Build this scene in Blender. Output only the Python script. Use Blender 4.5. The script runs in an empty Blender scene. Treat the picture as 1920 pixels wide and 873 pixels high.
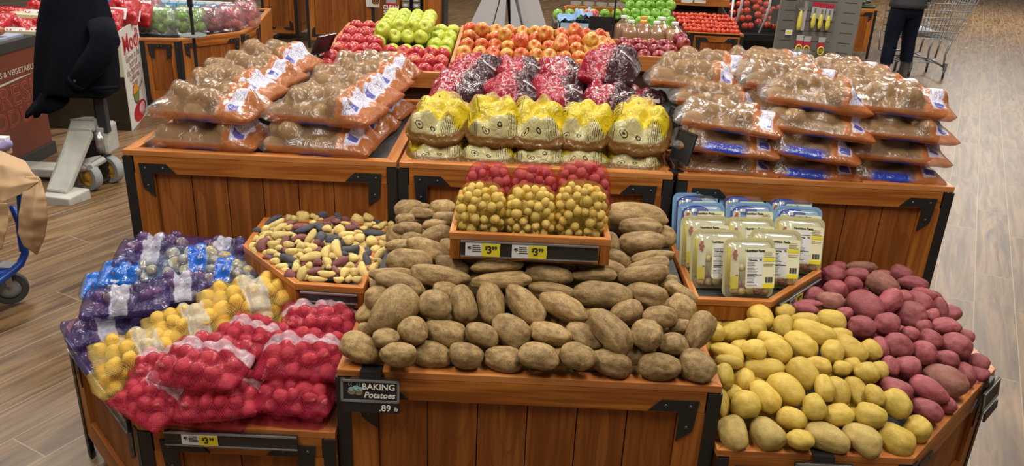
import bpy, bmesh, math, random
import numpy as np
from mathutils import Vector, Matrix, Euler, noise as mnoise
C = bpy.context.scene.collection
PI = math.pi
rnd = random.Random(7)

# ------------------------------------------------------------------ camera, world, lights, exposure
FPX, PITCH, ROLL, CAMZ = 1500.0, math.radians(22.3), math.radians(2.58), 1.85
fw = Vector((0, math.cos(PITCH), -math.sin(PITCH)))
_rt = Vector((1, 0, 0)); _up = _rt.cross(fw)
rt = _rt*math.cos(ROLL) + _up*math.sin(ROLL)
up = _up*math.cos(ROLL) - _rt*math.sin(ROLL)
cd = bpy.data.cameras.new('camera'); cam = bpy.data.objects.new('camera', cd); C.objects.link(cam)
cd.sensor_fit = 'HORIZONTAL'; cd.sensor_width = 36.0; cd.lens = 36.0*FPX/1920; cd.clip_start = .05; cd.clip_end = 200
_m = Matrix((rt, up, -fw)).transposed().to_4x4(); _m.translation = (0, 0, CAMZ)
cam.matrix_world = _m
bpy.context.scene.camera = cam

def ray(px, py): return fw + rt*((px-960)/FPX) - up*((py-436.5)/FPX)
def at(px, py, z):
    """point of the photograph (1920x873) on the horizontal plane at height z"""
    d = ray(px, py); t = (z-CAMZ)/d.z; return Vector((d.x*t, d.y*t, z))
def aty(px, py, Y):
    d = ray(px, py); t = Y/d.y; return Vector((d.x*t, Y, CAMZ+d.z*t))

sc = bpy.context.scene
sc.view_settings.view_transform = 'Standard'; sc.view_settings.look = 'None'
sc.view_settings.exposure = 0.24; sc.view_settings.gamma = 1.0; sc.view_settings.use_curve_mapping = False
sc.cycles.transparent_max_bounces = 24; sc.cycles.max_bounces = 8
w = bpy.data.worlds.new('world'); sc.world = w; w.use_nodes = True
w.node_tree.nodes['Background'].inputs[0].default_value = (1.0, .94, .86, 1)
w.node_tree.nodes['Background'].inputs[1].default_value = 0.11
def area(name, loc, sx, sy, power, col=(1, .95, .88), rot=(0, 0, 0)):
    l = bpy.data.lights.new(name, 'AREA'); l.shape = 'RECTANGLE'; l.size = sx; l.size_y = sy; l.energy = power; l.color = col
    o = bpy.data.objects.new(name, l); C.objects.link(o); o.location = loc; o.rotation_euler = rot; return o
for lx, ly, sx, sy, pw in ((-1.6, .9, .5, 2.4, 75), (1.3, 1.2, .5, 2.4, 75), (-1.0, 4.6, .6, 2.4, 75), (2.2, 4.8, .6, 2.4, 75),
                       (-4.5, 6, .8, 2.4, 100), (0, 9.5, .8, 2.4, 120), (5.5, 8.5, .8, 2.4, 120), (-4, 12.5, .8, 2.4, 120), (3, 15, .8, 2.4, 130), (10, 17, 2.5, 5, 350)):
    area('ceiling_lamp', (lx, ly, 4.3), sx, sy, pw*1.22)

# ------------------------------------------------------------------ materials
def new_mat(name):
    m = bpy.data.materials.new(name); m.use_nodes = True
    nt = m.node_tree; nt.nodes.clear(); out = nt.nodes.new('ShaderNodeOutputMaterial')
    return m, nt, out
def N(nt, t, **k):
    n = nt.nodes.new(t)
    for a, b in k.items():
        if a.startswith('i_'): n.inputs[int(a[2:])].default_value = b
        else: setattr(n, a, b)
    return n
def rgb(c): return (c[0], c[1], c[2], 1)
def mixc(nt, fac, a, b, mode='MIX'):
    n = nt.nodes.new('ShaderNodeMix'); n.data_type = 'RGBA'; n.blend_type = mode
    for i, v in ((0, fac), (6, a), (7, b)):
        if hasattr(v, 'links') or hasattr(v, 'is_linked'): nt.links.new(v, n.inputs[i])
        else: n.inputs[i].default_value = v if i == 0 else rgb(v)
    return n.outputs[2]
def mth(nt, op, a, b=None, c=None):
    n = nt.nodes.new('ShaderNodeMath'); n.operation = op
    for i, v in enumerate((a, b, c)):
        if v is None: continue
        if hasattr(v, 'is_linked'): nt.links.new(v, n.inputs[i])
        else: n.inputs[i].default_value = v
    return n.outputs[0]
def ramp(nt, fac, stops, interp='LINEAR'):
    n = nt.nodes.new('ShaderNodeValToRGB'); n.color_ramp.interpolation = interp
    e = n.color_ramp.elements
    while len(e) > 1: e.remove(e[-1])
    e[0].position = stops[0][0]; e[0].color = rgb(stops[0][1])
    for p, c in stops[1:]:
        x = e.new(p); x.color = rgb(c)
    if fac is not None: nt.links.new(fac, n.inputs[0])
    return n.outputs[0]
def coords(nt, kind='Object', scale=(1, 1, 1), rot=(0, 0, 0), loc=(0, 0, 0)):
    t = nt.nodes.new('ShaderNodeTexCoord'); mp = nt.nodes.new('ShaderNodeMapping')
    mp.inputs[1].default_value = loc; mp.inputs[2].default_value = rot; mp.inputs[3].default_value = scale
    nt.links.new(t.outputs[kind], mp.inputs[0]); return mp.outputs[0]
def tex(nt, t, vec, out=0, **k):
    n = nt.nodes.new(t)
    for a, b in k.items():
        if a in n.inputs.keys() or a.replace('_', ' ') in n.inputs.keys(): n.inputs[a.replace('_', ' ')].default_value = b
        else: setattr(n, a, b)
    nt.links.new(vec, n.inputs['Vector']); return n.outputs[out]
def bsdf(nt, out, color, rough=.5, metal=0, spec=.5, bump=None, bstr=.3, bdist=.01, coat=0, alpha=None):
    b = nt.nodes.new('ShaderNodeBsdfPrincipled')
    for nm, v in (('Base Color', color), ('Roughness', rough), ('Metallic', metal), ('Specular IOR Level', spec), ('Coat Weight', coat)):
        if hasattr(v, 'is_linked'): nt.links.new(v, b.inputs[nm])
        else: b.inputs[nm].default_value = rgb(v) if nm == 'Base Color' else v
    if alpha is not None:
        if hasattr(alpha, 'is_linked'): nt.links.new(alpha, b.inputs['Alpha'])
        else: b.inputs['Alpha'].default_value = alpha
    if bump is not None:
        bp = nt.nodes.new('ShaderNodeBump'); bp.inputs['Strength'].default_value = bstr; bp.inputs['Distance'].default_value = bdist
        nt.links.new(bump, bp.inputs['Height']); nt.links.new(bp.outputs[0], b.inputs['Normal'])
    if out is not None: nt.links.new(b.outputs[0], out.inputs[0])
    return b
_plain = {}
def plain(name, col, rough=.5, metal=0, spec=.5, var=.12, scale=12, bstr=0.0, emit=0):
    if name in _plain: return _plain[name]
    m, nt, out = new_mat(name)
    v = coords(nt); nz = tex(nt, 'ShaderNodeTexNoise', v, Scale=scale, Detail=4.0)
    c = mixc(nt, nz, [x*(1-var) for x in col], [min(1, x*(1+var)) for x in col])
    b = bsdf(nt, out, c, rough, metal, spec, nz if bstr else None, bstr, .01)
    _plain[name] = m; return m
def wood(name, axis, c1=(.27, .078, .012), c2=(.46, .160, .027), cath=False, rough=.42):
    m, nt, out = new_mat(name)
    s = [26, 26, 26]; s[axis] = 1.6
    s2 = [90, 90, 90]; s2[axis] = 3
    v = coords(nt, scale=s); v2 = coords(nt, scale=s2)
    g = tex(nt, 'ShaderNodeTexNoise', v, Scale=1.0, Detail=5.0, Roughness=.6, Distortion=.4)
    p = tex(nt, 'ShaderNodeTexNoise', v2, Scale=1.0, Detail=3.0)
    fac = mth(nt, 'ADD', mth(nt, 'MULTIPLY', g, .75), mth(nt, 'MULTIPLY', p, .35))
    if cath:
        s3 = [7, 7, 7]; s3[axis] = .8
        v3 = coords(nt, scale=s3)
        wv = tex(nt, 'ShaderNodeTexNoise', v3, Scale=1.0, Detail=1.0)
        wv = mth(nt, 'FRACT', mth(nt, 'MULTIPLY', wv, 11))
        wv = mth(nt, 'POWER', wv, 3)
        fac = mth(nt, 'SUBTRACT', fac, mth(nt, 'MULTIPLY', wv, .10))
    c = ramp(nt, fac, ((.30, [x*.75 for x in c1]), (.48, c1), (.62, c2), (.8, [min(1, x*1.2) for x in c2])))
    rr = N(nt, 'ShaderNodeObjectInfo')
    c = mixc(nt, mth(nt, 'MULTIPLY', rr.outputs['Random'], .25), c, c1)
    bsdf(nt, out, c, rough, 0, .28, p, .12, .002)
    return m
WX, WY, WZ = wood('oak_grain_x', 0), wood('oak_grain_y', 1), wood('oak_grain_z', 2)
WPN = wood('oak_panel_plank', 2, (.22, .062, .010), (.33, .106, .019), cath=True, rough=.5)
WTOP = wood('oak_rim', 0, (.42, .140, .032), (.58, .235, .070), rough=.33)
BLK = plain('black_steel', (.012, .012, .013), .45)
BOLT = plain('bolt_steel', (.10, .10, .10), .35, .8)
MAT = plain('black_rubber_mat', (.035, .037, .038), .6, bstr=.3, scale=60)
WHITE = plain('white_card', (.80, .80, .78), .5, var=.02)
DARKW = plain('dark_wood_core', (.05, .02, .008), .6)
STEEL = plain('galvanised_steel', (.42, .43, .44), .35, .75)
CREAM = plain('cream_card', (.72, .66, .45), .6, var=.05)

def potato_mat(name, a, b, speck, dirt, rough=.62, sp=.0, fine=260):
    """a/b = skin tones, speck = lenticels, dirt = large earthy patches"""
    m, nt, out = new_mat(name)
    v = coords(nt); oi = N(nt, 'ShaderNodeObjectInfo')
    off = N(nt, 'ShaderNodeVectorMath', operation='SCALE'); comb = N(nt, 'ShaderNodeCombineXYZ')
    for i in range(3): nt.links.new(oi.outputs['Random'], comb.inputs[i])
    nt.links.new(comb.outputs[0], off.inputs[0]); off.inputs[3].default_value = 37.0
    ad = N(nt, 'ShaderNodeVectorMath', operation='ADD'); nt.links.new(v, ad.inputs[0]); nt.links.new(off.outputs[0], ad.inputs[1]); v = ad.outputs[0]
    n1 = tex(nt, 'ShaderNodeTexNoise', v, Scale=2.2, Detail=6.0, Roughness=.65)
    n2 = tex(nt, 'ShaderNodeTexNoise', v, Scale=16.0, Detail=6.0, Roughness=.7)
    c = ramp(nt, n1, ((.38, a), (.58, b)))
    c = mixc(nt, ramp(nt, n2, ((.50, (0, 0, 0)), (.68, (1, 1, 1)))), c, dirt)
    vo = tex(nt, 'ShaderNodeTexVoronoi', v, Scale=13.0)
    c = mixc(nt, ramp(nt, vo, ((.06, (.8, .8, .8)), (.13, (0, 0, 0)))), c, speck)
    hv = N(nt, 'ShaderNodeHueSaturation'); nt.links.new(c, hv.inputs['Color'])
    nt.links.new(mth(nt, 'ADD', mth(nt, 'MULTIPLY', oi.outputs['Random'], .36), .82), hv.inputs['Value'])
    bsdf(nt, out, hv.outputs[0], rough, 0, .35, mth(nt, 'ADD', n1, n2), .28, .12)
    return m
RUSSET = potato_mat('russet_skin', (.215, .125, .044), (.42, .275, .108), (.075, .042, .018), (.125, .072, .030), .56)
YUKON = potato_mat('yellow_skin', (.54, .36, .050), (.65, .455, .085), (.34, .20, .05), (.50, .33, .08), .42)
YUKONB = potato_mat('yellow_skin_dusty', (.47, .33, .09), (.58, .42, .13), (.26, .15, .05), (.38, .25, .10), .55)
REDP = potato_mat('red_skin', (.27, .055, .065), (.36, .095, .095), (.45, .25, .14), (.20, .05, .055), .42)
REDB = potato_mat('red_skin_brown', (.27, .085, .065), (.33, .15, .10), (.50, .32, .15), (.20, .08, .06), .5)
FYEL = potato_mat('fingerling_yellow_skin', (.66, .46, .14), (.76, .57, .21), (.40, .24, .08), (.58, .39, .12), .5)
FRED = potato_mat('fingerling_red_skin', (.17, .045, .05), (.24, .08, .075), (.10, .03, .03), (.28, .12, .09), .5)
FBLU = potato_mat('fingerling_blue_skin', (.045, .042, .055), (.085, .080, .095), (.02, .02, .03), (.12, .11, .12), .6)
BAGRED = potato_mat('bagged_red_skin', (.44, .055, .065), (.62, .13, .12), (.30, .03, .03), (.42, .04, .04), .45)
BAGYEL = potato_mat('bagged_yellow_skin', (.72, .48, .06), (.82, .58, .11), (.5, .3, .05), (.62, .40, .06), .4)
BAGPUR = potato_mat('bagged_purple_skin', (.17, .06, .14), (.30, .13, .20), (.06, .03, .05), (.15, .07, .10), .5)
BAGTAN = potato_mat('bagged_tan_skin', (.50, .38, .22), (.60, .47, .28), (.3, .2, .1), (.42, .30, .17), .5)
MARBLE = potato_mat('marble_yellow_skin', (.60, .45, .17), (.72, .57, .25), (.36, .24, .08), (.52, .37, .11), .45)
MARBRED = potato_mat('marble_red_skin', (.36, .085, .095), (.46, .14, .13), (.25, .05, .06), (.32, .07, .07), .45)
SWEETP = potato_mat('sweet_potato_skin', (.40, .13, .06), (.52, .20, .10), (.2, .07, .04), (.32, .11, .06), .6)

def film(name, cfun, glint=.10, rough=.16, bscale=28, bstr=.5, grough=None, fres=.30):
    """cfun(nt, x, y, z) -> (colour socket/tuple, alpha socket/float); x,y,z are 0..1 across the bag"""
    m, nt, out = new_mat(name)
    t = N(nt, 'ShaderNodeTexCoord'); sp = N(nt, 'ShaderNodeSeparateXYZ'); nt.links.new(t.outputs['Generated'], sp.inputs[0])
    col, al = cfun(nt, sp.outputs[0], sp.outputs[1], sp.outputs[2], t.outputs['Object'])
    nz = N(nt, 'ShaderNodeTexNoise'); nz.inputs['Scale'].default_value = bscale; nz.inputs['Detail'].default_value = 3; nz.inputs['Distortion'].default_value = 1.2
    nt.links.new(t.outputs['Object'], nz.inputs['Vector'])
    bp = N(nt, 'ShaderNodeBump'); bp.inputs['Strength'].default_value = bstr; bp.inputs['Distance'].default_value = .012
    nt.links.new(nz.outputs[0], bp.inputs['Height'])
    d = N(nt, 'ShaderNodeBsdfPrincipled'); d.inputs['Roughness'].default_value = grough if grough else rough+.2; d.inputs['Specular IOR Level'].default_value = .18
    if hasattr(col, 'is_linked'): nt.links.new(col, d.inputs['Base Color'])
    else: d.inputs['Base Color'].default_value = rgb(col)
    nt.links.new(bp.outputs[0], d.inputs['Normal'])
    tr = N(nt, 'ShaderNodeBsdfTransparent'); mx = N(nt, 'ShaderNodeMixShader')
    nt.links.new(mixc(nt, .30, (1, 1, 1), col), tr.inputs[0])
    if hasattr(al, 'is_linked'): nt.links.new(al, mx.inputs[0])
    else: mx.inputs[0].default_value = al
    nt.links.new(tr.outputs[0], mx.inputs[1]); nt.links.new(d.outputs[0], mx.inputs[2])
    gl = N(nt, 'ShaderNodeBsdfGlossy'); gl.inputs['Roughness'].default_value = rough; gl.inputs['Color'].default_value = (1, 1, 1, 1); nt.links.new(bp.outputs[0], gl.inputs['Normal'])
    lw = N(nt, 'ShaderNodeLayerWeight'); lw.inputs[0].default_value = .25; nt.links.new(bp.outputs[0], lw.inputs['Normal'])
    m2 = N(nt, 'ShaderNodeMixShader'); nt.links.new(mth(nt, 'ADD', mth(nt, 'MULTIPLY', lw.outputs['Fresnel'], fres), glint), m2.inputs[0])
    nt.links.new(mx.outputs[0], m2.inputs[1]); nt.links.new(gl.outputs[0], m2.inputs[2]); nt.links.new(m2.outputs[0], out.inputs[0])
    return m
def band(nt, x, a, b, soft=.01):
    """1 inside a..b"""
    l = nt.nodes.new('ShaderNodeMapRange'); l.inputs[1].default_value = a-soft; l.inputs[2].default_value = a+soft; nt.links.new(x, l.inputs[0])
    r = nt.nodes.new('ShaderNodeMapRange'); r.inputs[1].default_value = b-soft; r.inputs[2].default_value = b+soft; nt.links.new(x, r.inputs[0])
    return mth(nt, 'MULTIPLY', l.outputs[0], mth(nt, 'SUBTRACT', 1.0, r.outputs[0]))
def net(nt, obj, cell):
    """threads of a knitted net, 0..1"""
    sp = N(nt, 'ShaderNodeSeparateXYZ'); nt.links.new(obj, sp.inputs[0])
    a = mth(nt, 'ADD', sp.outputs[0], sp.outputs[1]); b = mth(nt, 'SUBTRACT', sp.outputs[0], sp.outputs[1])
    s1 = mth(nt, 'ABSOLUTE', mth(nt, 'SINE', mth(nt, 'MULTIPLY', a, PI/cell))); s2 = mth(nt, 'ABSOLUTE', mth(nt, 'SINE', mth(nt, 'MULTIPLY', b, PI/cell)))
    mn = mth(nt, 'MINIMUM', s1, s2)
    return mth(nt, 'LESS_THAN', mn, .30)

def russet_cf(shift, bl=.12):
    def f(nt, x, y, z, ob):
        nz = tex(nt, 'ShaderNodeTexNoise', ob, Scale=22.0, Detail=4.0)
        xx = mth(nt, 'ADD', x, mth(nt, 'MULTIPLY', mth(nt, 'SUBTRACT', nz, .5), .10))
        orange = band(nt, xx, .70, 1.2, .02); low = mth(nt, 'SUBTRACT', 1.0, band(nt, z, .30, 2, .05))
        og = mth(nt, 'MAXIMUM', orange, mth(nt, 'MULTIPLY', low, band(nt, x, .10, 2)))
        lab = mth(nt, 'MULTIPLY', band(nt, xx, .76, .885, .006), band(nt, z, .40, 2, .03))
        mid = mth(nt, 'MULTIPLY', band(nt, x, .12, .72, .03), band(nt, z, .30, 2, .05))
        c = mixc(nt, mid, (.62, .56, .50), (.43, .255, .125))
        c = mixc(nt, og, c, (.58, .185, .050))
        st = mth(nt, 'FRACT', mth(nt, 'MULTIPLY', x, 95)); wr = tex(nt, 'ShaderNodeTexNoise', ob, Scale=150.0, Detail=1.0)
        ink = mth(nt, 'MULTIPLY', mth(nt, 'LESS_THAN', st, .45), mth(nt, 'GREATER_THAN', wr, .5))
        lc = mixc(nt, ink, (.58, .56, .62), (.22, .18, .38))
        sq = mth(nt, 'MULTIPLY', band(nt, y, .10+shift, .20+shift, .004), band(nt, xx, .785, .865, .004))
        lc = mixc(nt, sq, lc, (.08, .08, .30))
        c = mixc(nt, lab, c, lc)
        blue = mth(nt, 'MULTIPLY', mth(nt, 'SUBTRACT', 1.0, band(nt, z, bl, 2, .06)), band(nt, x, .30 if bl > .2 else .38, .66, .04))
        if bl > .2: blue = mth(nt, 'MULTIPLY', blue, mth(nt, 'GREATER_THAN', mth(nt, 'ADD', z, mth(nt, 'MULTIPLY', nz, .22)), .30))
        c = mixc(nt, blue, c, (.02, .05, .42))
        nn = net(nt, ob, .0055)
        al = mth(nt, 'ADD', .10, mth(nt, 'MULTIPLY', mid, mth(nt, 'ADD', .12, mth(nt, 'MULTIPLY', nn, .30))))
        al = mth(nt, 'ADD', al, mth(nt, 'MULTIPLY', og, .42)); al = mth(nt, 'ADD', al, mth(nt, 'MULTIPLY', lab, .6))
        al = mth(nt, 'MINIMUM', mth(nt, 'ADD', al, mth(nt, 'MULTIPLY', blue, .38)), .97)
        return c, al
    return f
F_RUSSET = film('russet_bag_film', russet_cf(0), .025, .20, 30, .35, fres=.12)
F_RUSSET2 = film('russet_bag_film_worn', russet_cf(.06), .03, .22, 24, .4, fres=.14)

F_RUSSETB = film('russet_bag_blue_print_film', russet_cf(.02, .50), .03, .2, 26, .4, fres=.14)
def mesh_cf(col, bandcol, axis='x', lo=.40, hi=.60, base=.30, net_a=.45, band_a=.72, cell=.0065, ink=None, plainband=False):
    def f(nt, x, y, z, ob):
        nz = tex(nt, 'ShaderNodeTexNoise', ob, Scale=14.0, Detail=3.0)
        a = x if axis == 'x' else y
        aa = mth(nt, 'ADD', a, mth(nt, 'MULTIPLY', mth(nt, 'SUBTRACT', nz, .5), .10))
        b = mth(nt, 'MULTIPLY', band(nt, aa, lo, hi, .008), band(nt, z, .30, 3, .02))
        n2 = tex(nt, 'ShaderNodeTexNoise', ob, Scale=70.0, Detail=4.0)
        bc = mixc(nt, ramp(nt, n2, ((.45, (0, 0, 0)), (.6, (1, 1, 1)))), bandcol, [min(1, q*.55+.4) for q in bandcol])
        if plainband: bc = mixc(nt, mth(nt, 'GREATER_THAN', tex(nt, 'ShaderNodeTexNoise', ob, Scale=45.0), .66), bandcol, (.55, .62, .8))
        if ink is not None:
            st = mth(nt, 'LESS_THAN', mth(nt, 'FRACT', mth(nt, 'MULTIPLY', (x if axis == 'y' else y), 60)), .35)
            k = mth(nt, 'MULTIPLY', st, band(nt, aa, lo+(hi-lo)*.08, lo+(hi-lo)*.25, .005))
            bc = mixc(nt, mth(nt, 'MULTIPLY', k, .8), bc, ink)
        c = mixc(nt, b, col, bc)
        al = mth(nt, 'ADD', base, mth(nt, 'MULTIPLY', net(nt, ob, cell), net_a))
        al = mth(nt, 'ADD', mth(nt, 'MULTIPLY', al, mth(nt, 'SUBTRACT', 1.0, b)), mth(nt, 'MULTIPLY', b, band_a))
        return c, al
    return f
F_RED = film('red_net_film', mesh_cf((.56, .032, .072), (.62, .38, .43), 'y', .50, .69, .22, .30, .50), .0, .3, 36, .4, fres=.05)
F_REDK = film('red_net_film_dark_label', mesh_cf((.54, .03, .07), (.03, .012, .03), 'y', .62, .80, .20, .30, .9), .0, .28, 36, .4, fres=.06)
F_YEL = film('yellow_net_film', mesh_cf((.85, .62, .16), (.66, .60, .44), 'x', .42, .66, .10, .34, .50, ink=(.1, .1, .1)), .0, .28, 30, .4, fres=.06)
F_PUR = film('purple_net_film', mesh_cf((.085, .045, .22), (.48, .46, .58), 'x', .34, .54, .18, .30, .58), .01, .22, 34, .5, fres=.10)
F_BLU = film('blue_label_film', mesh_cf((.30, .45, .75), (.010, .10, .48), 'x', .38, .60, .10, .0, .93, plainband=True), .04, .14, 28, .5, fres=.16)
F_BLU2 = film('blue_end_label_film', mesh_cf((.30, .45, .78), (.012, .13, .52), 'x', .06, .50, .14, .0, .9, plainband=True), .04, .14, 28, .5, fres=.16)
F_NETY = film('yellow_knit_net', mesh_cf((.80, .60, .06), (.80, .62, .10), 'x', 3, 4, .02, .16, 0, cell=.0045), .0, .4, 60, .3, fres=.0)
F_NETR = film('red_knit_net', mesh_cf((.66, .06, .06), (.80, .07, .06), 'x', 3, 4, .05, .24, 0, cell=.0045), .0, .4, 60, .3, fres=.0)
F_CLEAR = film('clear_poly_bag', lambda nt, x, y, z, ob: ((.85, .85, .85), .10), .12, .14, 26, .6)
F_CLEARR = film('pink_clear_poly_bag', lambda nt, x, y, z, ob: ((.85, .55, .60), .16), .14, .14, 26, .6)

def yellow_print(nt, x, y, z, ob):
    # y runs from the front seam (0) to the back (1)
    nz = tex(nt, 'ShaderNodeTexNoise', ob, Scale=16.0, Detail=3.0)
    yy = mth(nt, 'ADD', y, mth(nt, 'MULTIPLY', mth(nt, 'SUBTRACT', nz, .5), .10))
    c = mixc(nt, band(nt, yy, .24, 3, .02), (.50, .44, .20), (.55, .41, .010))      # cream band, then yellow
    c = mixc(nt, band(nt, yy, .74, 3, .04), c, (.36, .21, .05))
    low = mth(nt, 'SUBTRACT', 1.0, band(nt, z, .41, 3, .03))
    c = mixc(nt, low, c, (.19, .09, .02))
    cream = mth(nt, 'MULTIPLY', band(nt, yy, .0, .27, .01), band(nt, z, .41, 3, .03))
    # round emblem, oval mark, nutrition lines
    def ring(cx, cy, r, w_, asp=.8):
        dx = mth(nt, 'SUBTRACT', x, cx); dy = mth(nt, 'MULTIPLY', mth(nt, 'SUBTRACT', y, cy), 2.1)
        d = mth(nt, 'SQRT', mth(nt, 'ADD', mth(nt, 'MULTIPLY', dx, dx), mth(nt, 'MULTIPLY', dy, dy)))
        return mth(nt, 'LESS_THAN', mth(nt, 'ABSOLUTE', mth(nt, 'SUBTRACT', d, r)), w_)
    em = mth(nt, 'MAXIMUM', ring(.33, .12, .0, .022), ring(.33, .12, .055, .007))
    em = mth(nt, 'MAXIMUM', em, ring(.54, .12, .030, .010))
    ln = mth(nt, 'MULTIPLY', mth(nt, 'LESS_THAN', mth(nt, 'FRACT', mth(nt, 'MULTIPLY', x, 38)), .33), band(nt, x, .66, .95, .004))
    ln = mth(nt, 'MULTIPLY', ln, mth(nt, 'GREATER_THAN', tex(nt, 'ShaderNodeTexNoise', ob, Scale=60.0), .44))
    bc = mth(nt, 'MULTIPLY', mth(nt, 'LESS_THAN', mth(nt, 'FRACT', mth(nt, 'MULTIPLY', x, 55)), .5), band(nt, x, .06, .20, .004))
    mk = mth(nt, 'MULTIPLY', mth(nt, 'MAXIMUM', mth(nt, 'MAXIMUM', em, ln), bc), cream)
    c = mixc(nt, mk, c, (.035, .025, .01))
    # writing block up the left of the yellow face and little vent holes
    wr = mth(nt, 'MULTIPLY', mth(nt, 'MULTIPLY', band(nt, x, .14, .22, .004), band(nt, y, .38, .74, .005)), mth(nt, 'LESS_THAN', mth(nt, 'FRACT', mth(nt, 'MULTIPLY', y, 30)), .55))
    fr = mth(nt, 'MULTIPLY', mth(nt, 'MAXIMUM', band(nt, x, .105, .12, .003), band(nt, x, .24, .255, .003)), band(nt, y, .36, .76, .005))
    hl = tex(nt, 'ShaderNodeTexVoronoi', ob, Scale=26.0)
    hl = mth(nt, 'MULTIPLY', mth(nt, 'LESS_THAN', hl, .10), band(nt, y, .45, .9, .01))
    c = mixc(nt, mth(nt, 'MULTIPLY', mth(nt, 'MAXIMUM', mth(nt, 'MAXIMUM', wr, fr), hl), .85), c, (.05, .04, .01))
    return c, .97
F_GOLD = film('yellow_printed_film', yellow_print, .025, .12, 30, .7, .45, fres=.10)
def maroon_print(nt, x, y, z, ob):
    nz = tex(nt, 'ShaderNodeTexNoise', ob, Scale=11.0, Detail=4.0)
    xx = mth(nt, 'ADD', x, mth(nt, 'MULTIPLY', mth(nt, 'SUBTRACT', nz, .5), .35))
    c = mixc(nt, band(nt, xx, .50, 3, .03), (.33, .008, .025), (.045, .012, .016))
    n2 = tex(nt, 'ShaderNodeTexNoise', ob, Scale=34.0, Detail=2.0, Distortion=1.5)
    pr = mth(nt, 'MULTIPLY', mth(nt, 'GREATER_THAN', n2, .58), band(nt, xx, .25, .62, .03))
    c = mixc(nt, pr, c, (.46, .25, .26))
    dx = mth(nt, 'SUBTRACT', x, .76); dy = mth(nt, 'MULTIPLY', mth(nt, 'SUBTRACT', y, .45), 1.2)
    d = mth(nt, 'SQRT', mth(nt, 'ADD', mth(nt, 'MULTIPLY', dx, dx), mth(nt, 'MULTIPLY', dy, dy)))
    c = mixc(nt, mth(nt, 'LESS_THAN', mth(nt, 'ABSOLUTE', mth(nt, 'SUBTRACT', d, .10)), .012), c, (.6, .5, .48))
    return c, .93
F_MAROON = film('maroon_printed_film', maroon_print, .035, .13, 24, .8, .45, fres=.12)
def modi_print(nt, x, y, z, ob):
    return (.55, .012, .02), .72
F_MODI = film('red_apple_bag_film', modi_print, .03, .16, 24, .6, fres=.10)

def apple_mat(name, a, b, low, high, stripe=.5):
    m, nt, out = new_mat(name)
    v = coords(nt); oi = N(nt, 'ShaderNodeObjectInfo')
    n1 = tex(nt, 'ShaderNodeTexNoise', coords(nt, scale=(1.6, 1.6, .5)), Scale=1.4, Detail=3.0)
    f_ = mth(nt, 'ADD', n1, mth(nt, 'MULTIPLY', mth(nt, 'SUBTRACT', oi.outputs['Random'], .5), .35))
    n3 = tex(nt, 'ShaderNodeTexNoise', coords(nt, scale=(9, 9, 1.2)), Scale=2.0, Detail=3.0)
    f_ = mth(nt, 'ADD', f_, mth(nt, 'MULTIPLY', mth(nt, 'SUBTRACT', n3, .5), stripe))
    c = mixc(nt, ramp(nt, f_, ((low, (0, 0, 0)), (high, (1, 1, 1)))), a, b)
    bsdf(nt, out, c, .28, 0, .5, n3, .03, .01)
    return m
A_GALA = apple_mat('gala_skin', (.62, .40, .07), (.55, .075, .03), .30, .62)
A_RED = apple_mat('red_apple_skin', (.58, .20, .07), (.42, .030, .035), .18, .46)
A_DARK = apple_mat('dark_red_apple_skin', (.38, .08, .05), (.20, .012, .025), .20, .50)
A_LIME = apple_mat('golden_green_skin', (.42, .50, .035), (.52, .56, .07), .35, .65, .2)
A_GREEN = apple_mat('green_apple_skin', (.16, .36, .03), (.24, .46, .06), .35, .65, .2)
A_TOM = apple_mat('tomato_skin', (.60, .06, .02), (.50, .035, .015), .35, .65, .1)
A_PINK = apple_mat('bagged_pink_apple_skin', (.60, .22, .12), (.42, .05, .07), .30, .6)

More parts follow.
